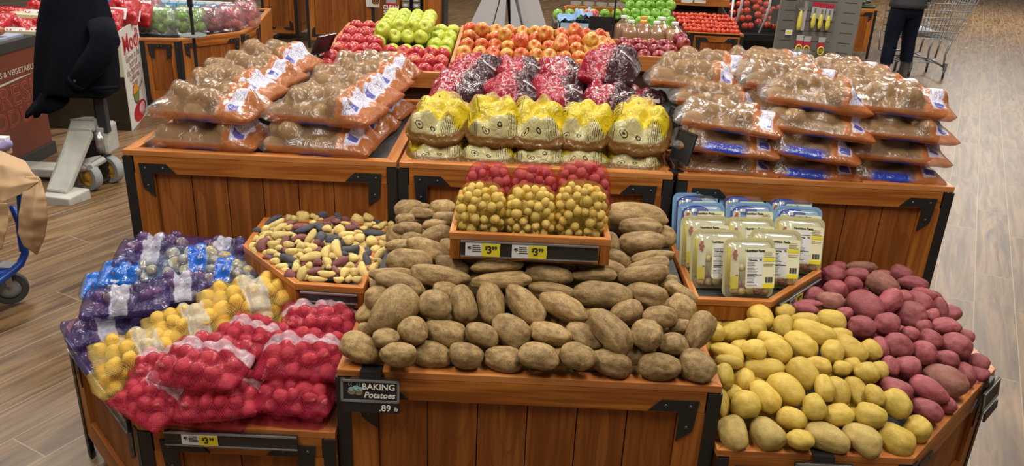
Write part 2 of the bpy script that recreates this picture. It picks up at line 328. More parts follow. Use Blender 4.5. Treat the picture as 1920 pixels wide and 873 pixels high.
def floor_mat():
    m, nt, out = new_mat('plank_floor')
    a = math.radians(62)
    v = coords(nt, rot=(0, 0, -a))
    br = N(nt, 'ShaderNodeTexBrick'); nt.links.new(v, br.inputs['Vector'])
    br.offset = .37; br.inputs['Scale'].default_value = 1; br.inputs['Brick Width'].default_value = 1.25; br.inputs['Row Height'].default_value = .19
    br.inputs['Mortar Size'].default_value = .0022; br.inputs['Mortar Smooth'].default_value = .1; br.inputs['Bias'].default_value = 0
    br.inputs['Color1'].default_value = (.0, .0, .0, 1); br.inputs['Color2'].default_value = (1, 1, 1, 1); br.inputs['Mortar'].default_value = (.5, .5, .5, 1)
    g = tex(nt, 'ShaderNodeTexNoise', coords(nt, rot=(0, 0, -a)), Scale=1.0, Detail=1.0)
    mp = N(nt, 'ShaderNodeMapping'); mp.inputs[3].default_value = (1.3, 13, 1); nt.links.new(v, mp.inputs[0])
    sh = N(nt, 'ShaderNodeVectorMath', operation='ADD'); nt.links.new(mp.outputs[0], sh.inputs[0])
    sc_ = N(nt, 'ShaderNodeVectorMath', operation='SCALE'); nt.links.new(br.outputs[0], sc_.inputs[0]); sc_.inputs[3].default_value = 9; nt.links.new(sc_.outputs[0], sh.inputs[1])
    n = tex(nt, 'ShaderNodeTexNoise', sh.outputs[0], Scale=1.0, Detail=8.0, Roughness=.62, Distortion=1.4)
    mp2 = N(nt, 'ShaderNodeMapping'); mp2.inputs[3].default_value = (3, 60, 1); nt.links.new(v, mp2.inputs[0])
    n2 = tex(nt, 'ShaderNodeTexNoise', mp2.outputs[0], Scale=1.0, Detail=3.0)
    fac = mth(nt, 'ADD', mth(nt, 'MULTIPLY', n, .8), mth(nt, 'MULTIPLY', n2, .2))
    c = ramp(nt, fac, ((.34, (.055, .026, .010)), (.46, (.125, .068, .028)), (.56, (.215, .125, .055)), (.70, (.30, .185, .088))))
    c = mixc(nt, mth(nt, 'MULTIPLY', br.outputs[0], .22), c, (.25, .175, .11))
    c = mixc(nt, mth(nt, 'MULTIPLY', br.outputs['Fac'], .75), c, (.36, .29, .19))
    bsdf(nt, out, c, mth(nt, 'ADD', .30, mth(nt, 'MULTIPLY', n2, .16)), 0, .38, mth(nt, 'SUBTRACT', n, br.outputs['Fac']), .12, .003)
    return m

# ------------------------------------------------------------------ building helpers
class MB:
    def __init__(s): s.v = []; s.f = []
    def add(s, vs, fs):
        o = len(s.v); s.v += [tuple(p) for p in vs]; s.f += [tuple(i+o for i in q) for q in fs]; return s
    def box(s, x0, x1, y0, y1, z0, z1, M=None):
        vs = [Vector((x, y, z)) for z in (z0, z1) for y in (y0, y1) for x in (x0, x1)]
        if M is not None: vs = [M @ p for p in vs]
        return s.add(vs, [(0, 2, 3, 1), (4, 5, 7, 6), (0, 1, 5, 4), (2, 6, 7, 3), (0, 4, 6, 2), (1, 3, 7, 5)])
    def prism(s, poly, z0, z1, M=None):
        n = len(poly); vs = [Vector((p[0], p[1], z0)) for p in poly]+[Vector((p[0], p[1], z1)) for p in poly]
        if M is not None: vs = [M @ p for p in vs]
        return s.add(vs, [tuple(range(n))[::-1], tuple(range(n, 2*n))]+[(i, (i+1) % n, n+(i+1) % n, n+i) for i in range(n)])
    def tube(s, pts, r, seg=8, closed=False):
        pts = [Vector(p) for p in pts]; n = len(pts); rings = []
        rs = r if isinstance(r, (list, tuple)) else [r]*n
        prev = None
        for i, p in enumerate(pts):
            d = (pts[min(i+1, n-1)]-pts[max(i-1, 0)]).normalized()
            a = prev if prev is not None and abs(prev.dot(d)) < .95 else (Vector((0, 0, 1)) if abs(d.z) < .9 else Vector((1, 0, 0)))
            u = (a - d*a.dot(d)).normalized(); w_ = d.cross(u); prev = u
            rings.append([p+(u*math.cos(2*PI*k/seg)+w_*math.sin(2*PI*k/seg))*rs[i] for k in range(seg)])
        vs = [q for rr in rings for q in rr]; fs = []
        for i in range(n-1):
            for k in range(seg):
                a, b = i*seg+k, i*seg+(k+1) % seg; fs.append((a, b, b+seg, a+seg))
        fs.append(tuple(range(seg))[::-1]); fs.append(tuple(range((n-1)*seg, n*seg)))
        return s.add(vs, fs)
    def lathe(s, prof, seg=24, M=None):
        vs = []; fs = []; n = len(prof)
        for k in range(seg):
            a = 2*PI*k/seg
            for r_, z in prof: vs.append(Vector((r_*math.cos(a), r_*math.sin(a), z)))
        for k in range(seg):
            for i in range(n-1):
                a, b = k*n+i, ((k+1) % seg)*n+i; fs.append((a, b, b+1, a+1))
        if M is not None: vs = [M @ p for p in vs]
        return s.add(vs, fs)
    def grid(s, P):
        """P[i][j] points"""
        o = len(s.v); ni, nj = len(P), len(P[0])
        s.v += [tuple(q) for r_ in P for q in r_]
        s.f += [(o+i*nj+j, o+(i+1)*nj+j, o+(i+1)*nj+j+1, o+i*nj+j+1) for i in range(ni-1) for j in range(nj-1)]
        return s
    def mesh(s, name, m, smooth=False):
        me = bpy.data.meshes.new(name); me.from_pydata(s.v, [], s.f); me.update()
        bm = bmesh.new(); bm.from_mesh(me); bmesh.ops.remove_doubles(bm, verts=bm.verts, dist=1e-6); bmesh.ops.recalc_face_normals(bm, faces=bm.faces); bm.to_mesh(me); bm.free()
        me.materials.append(m)
        if smooth: me.polygons.foreach_set('use_smooth', [True]*len(me.polygons))
        return me
    def build(s, name, m, parent=None, smooth=False, bevel=0, solid=0):
        o = bpy.data.objects.new(name, s.mesh(name, m, smooth)); C.objects.link(o); o.parent = parent
        if solid:
            b = o.modifiers.new('s', 'SOLIDIFY'); b.thickness = solid; b.offset = 0
        if bevel:
            b = o.modifiers.new('b', 'BEVEL'); b.width = bevel; b.segments = 2; b.limit_method = 'ANGLE'; b.angle_limit = .6
        return o
def tag(o, label=None, cat=None, group=None, kind=None):
    for k, v in (('label', label), ('category', cat), ('group', group), ('kind', kind)):
        if v: o[k] = v
    return o
def thing(name, label, cat, loc=(0, 0, 0), rz=0, group=None):
    o = bpy.data.objects.new(name, None); C.objects.link(o); o.location = loc; o.rotation_euler = (0, 0, rz); o.empty_display_size = .05
    return tag(o, label, cat, group)
def put(name, me, parent=None, loc=(0, 0, 0), rot=(0, 0, 0), scale=(1, 1, 1), m=None):
    o = bpy.data.objects.new(name, me); C.objects.link(o); o.parent = parent; o.location = loc; o.rotation_euler = rot; o.scale = scale
    if m is not None:
        o.material_slots[0].link = 'OBJECT'; o.material_slots[0].material = m
    return o
def copy_tree(o, parent=None):
    c = o.copy(); C.objects.link(c); c.parent = parent
    for ch in list(o.children): copy_tree(ch, c)
    return c
def text(name, body, size, m, parent, loc, rot=(PI/2, 0, 0), extrude=.0004, ax='CENTER', shear=0, spacing=1, sx=1, offset=0):
    cu = bpy.data.curves.new(name, 'FONT'); cu.body = body; cu.size = size; cu.extrude = extrude; cu.align_x = ax; cu.align_y = 'CENTER'; cu.shear = shear
    cu.space_character = spacing; cu.offset = offset; cu.resolution_u = 3
    cu.materials.append(m)
    t_ = bpy.data.objects.new(name, cu); me = bpy.data.meshes.new_from_object(t_); me.name = name; bpy.data.objects.remove(t_)
    o = bpy.data.objects.new(name, me); C.objects.link(o); o.parent = parent; o.location = loc; o.rotation_euler = rot; o.scale = (sx, 1, 1); return o
ORD = ['zeroth', 'first', 'second', 'third', 'fourth', 'fifth', 'sixth', 'seventh', 'eighth', 'ninth', 'tenth', 'eleventh', 'twelfth', 'thirteenth', 'fourteenth',
       'fifteenth', 'sixteenth', 'seventeenth', 'eighteenth', 'nineteenth', 'twentieth', 'twenty-first', 'twenty-second', 'twenty-third', 'twenty-fourth', 'twenty-fifth', 'twenty-sixth', 'twenty-seventh', 'twenty-eighth']

# the floor
tag(MB().box(-14, 16, -3, 30, -.02, 0).build('floor', floor_mat()), kind='structure')
tag(MB().box(-14, 16, 30, 30.1, 0, 4.8).build('wall_back', plain('wall_paint', (.35, .30, .24), .8)), kind='structure')
# ------------------------------------------------------------------ wooden display bins
BR_MESH = MB().prism([(0, 0), (.10, 0), (.135, -.035), (.05, -.035), (.05, -.13), (.008, -.095)][::-1], 0, .004).mesh('bracket', BLK)
_b = MB()
for u_, z_ in ((.022, -.018), (.088, -.018), (.026, -.085)): _b.lathe([(.0055, 0), (.0045, .002), (0, .003)], 8, Matrix.Translation((u_, z_, .004)))
BO_MESH = _b.mesh('bolts', BOLT, True)
def frame_of(a, b, z=0):
    u = Vector((b[0]-a[0], b[1]-a[1], 0)).normalized(); n = Vector((u.y, -u.x, 0))
    return Matrix(((u.x, -n.x, 0, a[0]), (u.y, -n.y, 0, a[1]), (0, 0, 1, z), (0, 0, 0, 1)))   # x along the edge, -y outward, z up
def bin_poly(name, label, cat, pts, ztop, faces, deck=None, zbot=0.0, rimw=.042, group=None, plank=.137, deckmat=None, low=False, brk=None):
    """pts counter-clockwise in plan; faces = indices of edges whose outside is panelled in full"""
    cx = sum(p[0] for p in pts)/len(pts); cy = sum(p[1] for p in pts)/len(pts)
    root = thing(name, label, cat, (cx, cy, zbot), group=group)
    P = [Vector((p[0]-cx, p[1]-cy, 0)) for p in pts]; n = len(P); H = ztop-zbot
    def inner(i, d):
        e0 = (P[i]-P[i-1]).normalized(); e1 = (P[(i+1) % n]-P[i]).normalized()
        n0 = Vector((-e0.y, e0.x, 0)); n1 = Vector((-e1.y, e1.x, 0)); b = (n0+n1).normalized()
        return P[i]+b*(d/max(.2, b.dot(n0)))
    for i in range(n):
        a, b = P[i], P[(i+1) % n]; F = frame_of(a, b); Fi = F.inverted(); L = (b-a).length
        q = [Fi @ a, Fi @ b, Fi @ inner((i+1) % n, rimw), Fi @ inner(i, rimw)]
        def part(nm, mb, m, bev=0):
            o = mb.build(nm, m, root, bevel=bev); o.matrix_local = F; return o
        part('rim_board', MB().prism([(p.x, p.y) for p in q], H-.022, H), WTOP, .002)
        z0 = .0 if H < .5 or low else .10
        if i in faces:
            sw = min(.105, L*.22); top = .088
            part('top_rail', MB().box(sw*.35, L-sw*.35, 0.0, .02, H-top, H-.0225), WX, .0015)
            part('stile', MB().box(.0, sw, .0, .02, z0, H-top), WZ, .001); part('stile', MB().box(L-sw, L, .0, .02, z0, H-top), WZ, .001)
            if z0: part('bottom_rail', MB().box(sw, L-sw, 0, .02, z0, z0+.09), WX, .001)
            k = max(1, round((L-2*sw)/plank)); pw = (L-2*sw)/k; m_ = MB()
            for j in range(k):
                u0 = sw+j*pw; m_.box(u0+.0015, u0+pw-.0015, .015, .026, z0, H-top)
            part('panel', m_, WPN, .0012); part('panel_backing', MB().box(.02, L-.02, .027, .032, z0, H-.03), DARKW)
            if brk is None or i in brk:
                for sgn in (0, 1):
                    br = put('bracket', BR_MESH, root); RX = Matrix.Rotation(PI/2, 4, 'X')
                    T = F @ Matrix.Translation((.055 if sgn == 0 else L-.055, -.0005, H-.048)) @ RX
                    if sgn: T = T @ Matrix.Scale(-1, 4, (1, 0, 0))
                    br.matrix_local = T; put('bolts', BO_MESH, br)
                    if low is None:
                        pass
            for u0, u1 in ((0, .034), (L-.034, L)):
                part('corner_post', MB().box(u0, u1, -.004, 0.0, 0, H-.024), BLK)
        else:
            part('side_board', MB().box(0.0005 if i % 2 else .0325, L-(.0005 if i % 2 else .0325), .002, .03, z0, H-.0225), WZ)
    dz = (ztop-.035 if deck is None else deck)-zbot
    MB().prism([(p.x, p.y) for p in [inner(i, .031) for i in range(n)]], dz-.02, dz).build('deck_mat', deckmat or MAT, root)
    return root

XL, XM, XR, XE = -1.45, -.448, .575, 1.605      # the island's column lines
YF, YB, YC = 1.80, 2.82, 3.84
ZL, ZB, ZK = .51, .695, .955
bake = bin_poly('display_bin', 'square oak display bin at the front centre heaped with baking potatoes', 'display bin', [(XM, YF+.014), (XR, YF+.014), (XR, YB-.01), (XM, YB-.01)], ZB, (0, 1, 3), deck=.66)
binl = bin_poly('display_bin', 'low oak corner bin with cut-off corner holding mesh bags of red potatoes', 'display bin', [(XL, YB-.01), (XL, YF+.485), (XL+.46, YF-.01), (XM-.006, YF-.01), (XM-.006, YB-.01)], ZL, (0, 1, 2), deck=.46)
binr = bin_poly('display_bin', 'low oak corner bin with cut-off corner heaped with loose yellow and red potatoes', 'display bin', [(XR+.006, YB-.01), (XR+.006, YF-.01), (XR+.54, YF-.01), (XE, YF+.485), (XE, YB-.01)], ZL, (1, 2, 3), deck=.46)
for lab, a, b in (('tall oak display bin at the left holding two columns of russet potato bags', XL, XM+.01),
                  ('tall oak display bin in the middle behind the mini potato bags, holding yellow printed bags', XM+.02, XR+.01),
                  ('tall oak display bin at the right stacked with sagging russet potato bags', XR+.03, XE+.02)):
    bin_poly('display_bin', lab, 'display bin', [(a, YB), (b, YB), (b, YC), (a, YC)], ZK, (0, 1, 3), deck=ZK-.02)
for lab, a, b in (('oak bin carrying the left tilted apple tray, behind the left russet bags', XL, XM+.01), ('oak bin carrying the wide middle apple tray', XM+.02, XR+.01), ('oak bin carrying the dark red apple tray at the right', XR+.03, XE+.02)):
    bin_poly('display_bin', lab, 'display bin', [(a, YC+.01), (b, YC+.01), (b, YC+1.2), (a, YC+1.2)], ZK-.1, (0, 1, 3), deck=ZK-.11)

# small raised trays: fingerlings (left) and blister packs (right)
ZT = .725
tl = bin_poly('display_tray', 'small oak tray with cut-off corner filled with mixed fingerling potatoes', 'display tray', [(-.935, 2.79), (-.925, 2.52), (-.672, 2.245), (XM-.008, 2.235), (XM-.008, 2.79)], ZT, (), deck=.70, zbot=ZT-.072, rimw=.022, low=True)
tr_ = bin_poly('display_tray', 'small oak tray with cut-off corner holding the plastic potato packs', 'display tray', [(XR+.006, 2.79), (XR+.006, 2.265), (.832, 2.27), (1.075, 2.525), (1.075, 2.79)], ZT, (), deck=.70, zbot=ZT-.072, rimw=.022, low=True)
for t_, pp in ((tl, [(-.90, 2.76), (-.90, 2.5), (-.68, 2.28), (XM-.04, 2.28), (XM-.04, 2.76)]), (tr_, [(XR+.04, 2.76), (XR+.04, 2.3), (.82, 2.3), (1.04, 2.53), (1.04, 2.76)])):
    lx, ly, lz = t_.location
    MB().prism([(x-lx, y-ly) for x, y in pp], .462-lz, -.001).build('pedestal', DARKW, t_)
# middle tray for the netted marble potatoes, on its own pedestal inside the baking bin
tm = bin_poly('display_tray', 'small rectangular oak tray standing in the baking potatoes with netted mini potatoes', 'display tray', [(-.180, 2.125), (.287, 2.125), (.287, 2.50), (-.180, 2.50)], .972, (), deck=.925, zbot=.972-.082, rimw=.018, low=True)
lx, ly, lz = tm.location
MB().box(-.15, .15, -.02, .17, .662-lz, -.001).build('pedestal', DARKW, tm)
# inner sloping decks that carry the loose heaps
lx, ly, lz = bake.location
MB().grid([[(x-lx, y-ly, z) for x in (XM+.034, XR-.034)] for y, z in ((1.85, .665), (2.0, .70), (2.2, .76), (2.78, .79))]).build('sloping_deck', MAT, bake, solid=.006)

# price rails, tags, signs
TAGW = plain('tag_white', (.75, .75, .72), .45, var=.02); TAGY = plain('tag_yellow', (.80, .70, .03), .45, var=.03); INK = plain('ink_black', (.02, .02, .02), .5); CHANB = plain('price_rail_black', (.02, .02, .022), .3); CHANC = plain('price_rail_grey_lip', (.30, .31, .32), .25, .6)
TAGG = plain('tag_green_edge', (.35, .6, .35), .5)
def price_tag(F, u, w=.085, h=.034, label='', price='$3.99', z=0.0):
    o = thing('price_tag', label, 'price tag'); o.matrix_world = F @ Matrix.Translation((u, -.0165, z))
    MB().box(-w/2, w/2, 0, .001, -h/2, h/2).build('card', TAGW, o)
    MB().box(-w*.02, w/2, -.0008, 0, -h/2, h/2-.003).build('yellow_field', TAGY, o)
    text('price_text', price[1], h*.78, INK, o, (w*.19, -.0012, -.001), offset=.0006); text('currency_text', '$', h*.36, INK, o, (w*.10, -.0012, h*.12), offset=.0003); text('cents_text', price[3:], h*.38, INK, o, (w*.335, -.0012, h*.12), offset=.0004)
    m = MB(); r = random.Random(5)
    for k in range(4): m.box(-w*.30, -w*.30+w*r.uniform(.16, .26), -.0008, 0, h*(.28-.14*k)-.0009, h*(.28-.14*k)+.0009)
    for i in range(5):
        for j in range(5):
            if r.random() < .6: m.box(-w*.44+i*.0022, -w*.44+i*.0022+.0018, -.0008, 0, -h*.05+j*.0022, -h*.05+j*.0022+.0018)
    m.build('small_print', INK, o); return o
def price_rail(F, u0, u1, z, h, label):
    o = thing('price_rail', label, 'price rail'); o.matrix_world = F @ Matrix.Translation((0, 0, z))
    MB().box(u0, u1, -.013, -.005, -h/2, h/2).build('channel', CHANB, o, bevel=.001)
    MB().box(u0, u1, -.017, -.013, h/2-.005, h/2).box(u0, u1, -.017, -.013, -h/2, -h/2+.003).build('lip', CHANC, o); return o
F = frame_of((XL+.46, YF-.01), (XM-.006, YF-.01))
price_rail(F, .075, .435, ZL-.032, .044, 'black price rail along the front of the red mesh bag corner bin')
price_tag(F, .172, .098, .034, 'yellow and white price tag below the red mesh potato bags', z=ZL-.032)
F = frame_of((XL, YF+.485), (XL+.46, YF-.01))
price_rail(F, .05, .62, ZL-.036, .044, 'long empty grey-lipped price rail on the slanted side of the left corner bin')
F = frame_of((-.180, 2.125), (.287, 2.125))
price_rail(F, .034, .43, .930, .05, 'black price rail on the front of the mini potato tray')
price_tag(F, .098, .10, .042, 'price tag under the leftmost bag of mini yellow potatoes', z=.930)
price_tag(F, .232, .10, .042, 'price tag under the middle bag of mini yellow potatoes', z=.930)
F = frame_of((-.672, 2.245), (XM-.008, 2.235))
price_rail(F, .02, .20, ZT-.035, .034, 'narrow black price rail on the front of the fingerling tray')
F = frame_of((.832, 2.27), (1.075, 2.525))
price_rail(F, .03, .32, ZT-.035, .04, 'black price rail on the slanted edge of the plastic pack tray')
price_tag(F, .14, .09, .034, 'price tag on the slanted edge below the plastic potato packs', z=ZT-.035)

SLATE = plain('sign_slate', (.012, .012, .014), .5); SFR = plain('sign_frame_grey', (.22, .21, .18), .45, .3); CHALK = plain('chalk_cream', (.85, .82, .70), .7, var=.02); CHBLU = plain('chalk_blue_green', (.30, .48, .48), .7); CHBRN = plain('chalk_brown', (.24, .19, .11), .7)
def hook_sign(F, u, ztop, label, w=.155, h=.062, lines=(), price=None, art=True, tilt=.12):
    o = thing('price_sign', label, 'price sign'); o.matrix_world = F @ Matrix.Translation((u, -.012, ztop)) @ Matrix.Rotation(-tilt, 4, 'X')
    MB().box(-.028, .028, -.004, .05, .002, .005).box(-.028, .028, -.005, -.002, -.02, .004).build('rim_clip', BLK, o)
    MB().box(-w/2, w/2, -.008, -.002, -.018-h, -.014).build('backing', SLATE, o)
    fr = MB()
    for a in ((-w/2, w/2, -.022, -.016), (-w/2, w/2, -.018-h, -.012-h), (-w/2, -w/2+.006, -.018-h, -.016), (w/2-.006, w/2, -.018-h, -.016)): fr.box(a[0], a[1], -.011, -.008, a[2], a[3])
    fr.build('frame', SFR, o)
    for (s_, x, z, sz, sh) in lines: text('lettering', s_, sz, CHALK, o, (x, -.0086, z), shear=sh, offset=.0004)
    if art:
        m = MB(); 
        for (x, z, r_) in ((-.048, -.052, .012), (-.030, -.054, .011)): m.lathe([(0, 0), (r_, 0), (r_*.9, .0006)], 14, Matrix.Translation((x, -.0082, z)) @ Matrix.Rotation(PI/2, 4, 'X') @ Matrix.Scale(.7, 4, (0, 1, 0)))
        m.build('potato_drawing', CHBRN, o)
        m = MB()
        for (x, z, r_) in ((-.050, -.044, .008), (-.038, -.040, .009), (-.026, -.043, .008), (-.032, -.046, .007)): m.lathe([(0, 0), (r_, 0), (r_*.9, .0008)], 12, Matrix.Translation((x, -.0086, z)) @ Matrix.Rotation(PI/2, 4, 'X') @ Matrix.Scale(.7, 4, (0, 1, 0)))
        for x in (-.056, -.050, -.034, -.028): m.tube([(x+.0015*math.sin(k*1.6), -.0088, -.036+.0022*k) for k in range(6)], .0006, 5)
        m.build('blue_green_topping_drawing', CHBLU, o)
    if price:
        MB().box(-w/2+.004, w/2-.0, -.009, -.003, -.048-h, -.020-h).build('price_holder', SLATE, o)
        text('price_lettering', price, .026, CHALK, o, (w/2-.038, -.0098, -.034-h), offset=.0002)
        text('unit_lettering', 'lb', .015, CHALK, o, (w/2-.009, -.0098, -.036-h), offset=.0002)
    return o
F = frame_of((XM, YF+.014), (XR, YF+.014))
hook_sign(F, .093, ZB, 'framed chalkboard sign reading BAKING Potatoes .89 lb on the centre bin', lines=(('BAKING', .022, -.036, .024, 0), ('Potatoes', .024, -.060, .023, .25)), price='.89')
F = frame_of((XR+.006, YF-.01), (XR+.54, YF-.01))
hook_sign(F, .285, ZL, 'framed chalkboard sign reading Gold, hooked on the front rim below the yellow potatoes', lines=(('Gold', .01, -.048, .028, .1),), art=False)
F = frame_of((XR+.54, YF-.01), (XE, YF+.485))
hook_sign(F, .60, ZL, 'dark chalkboard sign hooked on the slanted rim beside the red potatoes, seen edge-on', art=False)
_o = bpy.data.objects['price_sign.002']; MB().box(-.06, .07, -.014, -.008, -.118, -.092).build('price_holder', SLATE, _o)

# ------------------------------------------------------------------ potatoes
def pot_mesh(name, m, seed, sub=3, amp=.13, bend=0.0, taper=0.0, eyes=7, knob=0.0, blunt=.9, depth=.07):
    r = random.Random(seed); off = Vector((r.uniform(0, 50), r.uniform(0, 50), r.uniform(0, 50)))
    bm = bmesh.new(); bmesh.ops.create_icosphere(bm, subdivisions=sub, radius=1)
    ey = [(Vector((r.uniform(-.9, .9), r.gauss(0, .6), r.gauss(0, .6))).normalized(), r.uniform(.10, .17), r.uniform(.5, 1)*depth) for _ in range(eyes)]
    for v in bm.verts:
        p = v.co.copy(); d = 1+mnoise.noise(p*1.1+off)*amp+mnoise.noise(p*2.6+off)*amp*.35
        for e, w_, dp in ey:
            q = (p-e).length
            if q < w_*2.5: d -= dp*math.exp(-(q/w_)**2)
        if knob: d += knob*(mnoise.noise(p*3.3+off))
        q = p*d
        q.x = math.copysign(abs(q.x)**blunt, q.x) if abs(q.x) > 1e-6 else 0
        k = 1+taper*q.x; q.y *= k; q.z *= k; q.y += bend*(q.x*q.x-.33)
        v.co = q
    me = bpy.data.meshes.new(name); bm.to_mesh(me); bm.free(); me.materials.append(m)
    me.polygons.foreach_set('use_smooth', [True]*len(me.polygons)); return me
V = lambda n, m, k, **kw: [pot_mesh(n, m, 100*k+i, bend=b, taper=t, **kw) for i, (b, t) in enumerate(((.0, .05), (.10, .12), (-.12, -.08), (.05, -.14), (-.05, .16), (.14, .0), (0, .1)))]
M_RUS = V('baking_potato', RUSSET, 1, sub=4, amp=.15, eyes=10, blunt=.82)
M_YUK = V('yellow_potato', YUKON, 2, sub=4, amp=.12, eyes=7, depth=.05, blunt=.85)
M_RED = V('red_potato', REDP, 3, sub=4, amp=.15, eyes=8, depth=.08, blunt=.85)
M_FIN = [pot_mesh('fingerling_potato', FYEL, 300+i, sub=3, amp=.14, bend=b, taper=t, eyes=5, depth=.04, knob=k) for i, (b, t, k) in enumerate(((.25, .1, .03), (-.1, .1, 0), (.5, .0, .05), (0, -.15, 0), (-.45, .15, .05), (.1, .2, .04)))]
M_BAG = [pot_mesh('bag_potato', BAGRED, 400+i, sub=3, amp=.24, eyes=5, depth=.07, blunt=.85, taper=.1*(i-2)) for i in range(5)]
M_MAR = [pot_mesh('marble_potato', MARBLE, 500+i, sub=2, amp=.10, eyes=2, depth=.05, blunt=.95) for i in range(4)]

def march(px, py, S):
    d = ray(px, py); d.normalize(); o = Vector((0, 0, CAMZ)); t0 = (1.3-CAMZ)/d.z
    t = t0
    for _ in range(400):
        p = o+d*t
        if p.z <= S(p.x, p.y): return p
        t += .006
    return o+d*t
def pile(items, S, lift=0.0, settle=60, lo=None, deep=0, xmax=None):
    """items: dict(px,py,L,W,ang) in photo pixels -> positions, axes and half sizes in metres, pushed apart where they intersect"""
    out = []
    for it in items:
        p = march(it['px'], it['py'], S)
        if xmax and p.x > xmax: p = Vector((0, 0, CAMZ))+(p-Vector((0, 0, CAMZ)))*(xmax/p.x)
        depth = (p-Vector((0, 0, CAMZ))).dot(fw); k = depth/FPX
        a = math.radians(it['ang']); ax = rt*math.cos(a)-up*math.sin(a)
        e = .05; nrm = Vector((-(S(p.x+e, p.y)-S(p.x-e, p.y))/(2*e), -(S(p.x, p.y+e)-S(p.x, p.y-e))/(2*e), 1)).normalized()
        vd = (Vector((0, 0, CAMZ))-p).normalized()
        pn = (vd*.55+nrm*.45).normalized()
        ax3 = ax-vd*(ax.dot(pn)/vd.dot(pn)); ln = ax3.length; ax3.normalize()
        L = it['L']*k*min(ln, 1.35)/2*1.05; Wd = it['W']*k/2*1.07
        out.append(dict(it, p=p, ax=ax3, n=pn, hl=max(L, Wd*.92), hw=Wd, vd=vd))
    ar = sorted(o['hl']*o['hw'] for o in out); med = ar[len(ar)//2] if ar else 0
    fixed = np.array([bool(deep) and o['hl']*o['hw'] < deep*med for o in out])
    for o, f_ in zip(out, fixed):
        if f_:                                   # a potato of which only a sliver shows lies a little deeper
            o['p'] = o['p']-o['vd']*(o['hw']*1.1); o['hl'] *= 1.35; o['hw'] *= 1.4; o['hl'] = max(o['hl'], o['hw'])
    n = len(out)
    if settle and n > 1:
        P = np.array([o['p'] for o in out]); A = np.array([o['ax'] for o in out]); HL = np.array([o['hl'] for o in out]); HW = np.array([o['hw'] for o in out]); VD = np.array([o['vd'] for o in out]); P0 = P.copy()
        ts = np.array([-.72, 0, .72]); rf = np.array([.80, .97, .80])
        for it_ in range(settle):
            cen = P[:, None, :]+A[:, None, :]*(ts[None, :, None]*(HL-HW*.55)[:, None, None].clip(0))
            rad = HW[:, None]*rf[None, :]
            c = cen.reshape(-1, 3); r_ = rad.reshape(-1); idx = np.repeat(np.arange(n), 3)
            D = c[:, None]-c[None]; dist = np.sqrt((D**2).sum(-1))+1e-9; ov = (r_[:, None]+r_[None]) - dist
            ov[(idx[:, None] == idx[None])] = 0; ov = ov.clip(0)*.25
            push = (D/dist[..., None]*ov[..., None]).sum(1)
            dp = np.zeros_like(P); np.add.at(dp, idx, push); dp = np.clip(dp, -.006, .006); dp[fixed] = 0
            P = P+dp
            off = P-P0; al = (off*VD).sum(1); lat = off-VD*al[:, None]
            ll = np.linalg.norm(lat, axis=1)+1e-9; lat *= np.minimum(1, .006/ll)[:, None]
            al = np.clip(al*.985, -.05, .045); P = P0+lat+VD*al[:, None]
            if lo is not None:
                zmin = lo(P[:, 0], P[:, 1])+HW; P[:, 2] = np.maximum(P[:, 2], zmin)
        for i, o in enumerate(out): o['p'] = Vector(P[i])
    return out
def rows_of(items, step):
    """name each by its row, counted from the front rim, and its place in the row"""
    for it in items: it['yy'] = it['py']-.045*(it['px']-960)
    mx = max(it['yy'] for it in items); rows = {}
    for it in items: rows.setdefault(int((mx-it['yy'])//step), []).append(it)
    for k, r_ in enumerate(sorted(rows)):
        for j, it in enumerate(sorted(rows[r_], key=lambda q: q['px'])): it['row'] = k; it['col'] = j+1
def place(o, me, name, label, cat, group, roll, mat_=None, flat=.92):
    ax = o['ax']; z = (o['n']-ax*o['n'].dot(ax)).normalized(); y = z.cross(ax)
    Rm = Matrix((ax, y, z)).transposed().to_4x4() @ Matrix.Rotation(roll, 4, 'X')
    ob = bpy.data.objects.new(name, me); C.objects.link(ob)
    ob.matrix_world = Matrix.Translation(o['p']) @ Rm @ Matrix.Diagonal((o['hl'], o['hw'], o['hw']*flat, 1))
    if mat_: ob.material_slots[0].link = 'OBJECT'; ob.material_slots[0].material = mat_
    return tag(ob, label, cat, group)
def parse(s, ox, oy, sc_):
    o = []
    for t in s.split(';'):
        t = t.strip()
        if not t: continue
        v = [float(q) for q in t.split()[:5]]; fl = t.split()[5:] 
        o.append(dict(px=ox+v[0]/sc_, py=oy+v[1]/sc_, L=v[2]/sc_, W=v[3]/sc_, ang=v[4], fl=fl[0] if fl else ''))
    return o
def fillers(items, S, poly, step, W, depth, seed, L=None):
    """potatoes that show only as slivers in the gaps, a layer deeper"""
    r = random.Random(seed); o = []
    def inside(x, y):
        c = False; n = len(poly)
        for i in range(n):
            x1, y1 = poly[i]; x2, y2 = poly[i-1]
            if (y1 > y) != (y2 > y) and x < (x2-x1)*(y-y1)/(y2-y1)+x1: c = not c
        return c
    xs = [p[0] for p in poly]; ys = [p[1] for p in poly]
    y = min(ys)
    while y < max(ys):
        x = min(xs)
        while x < max(xs):
            if inside(x, y):
                ok = True
                for it in items:
                    a = math.radians(it['ang']); dx, dy = x-it['px'], y-it['py']; u = dx*math.cos(a)+dy*math.sin(a); v = -dx*math.sin(a)+dy*math.cos(a)
                    if (u/(it['L']/2))**2+(v/(it['W']/2))**2 < 1.0: ok = False; break
                if ok and all((x-q['px'])**2+(y-q['py'])**2 > (W*.62)**2 for q in o):
                    o.append(dict(px=x, py=y, L=(L or W)*r.uniform(.9, 1.15), W=W*r.uniform(.9, 1.05), ang=r.uniform(-40, 60), fl='')) 
            x += step
        y += step
    S2 = lambda a, b: S(a, b)-depth
    return pile(o, S2, settle=0, xmax=XE-.09)

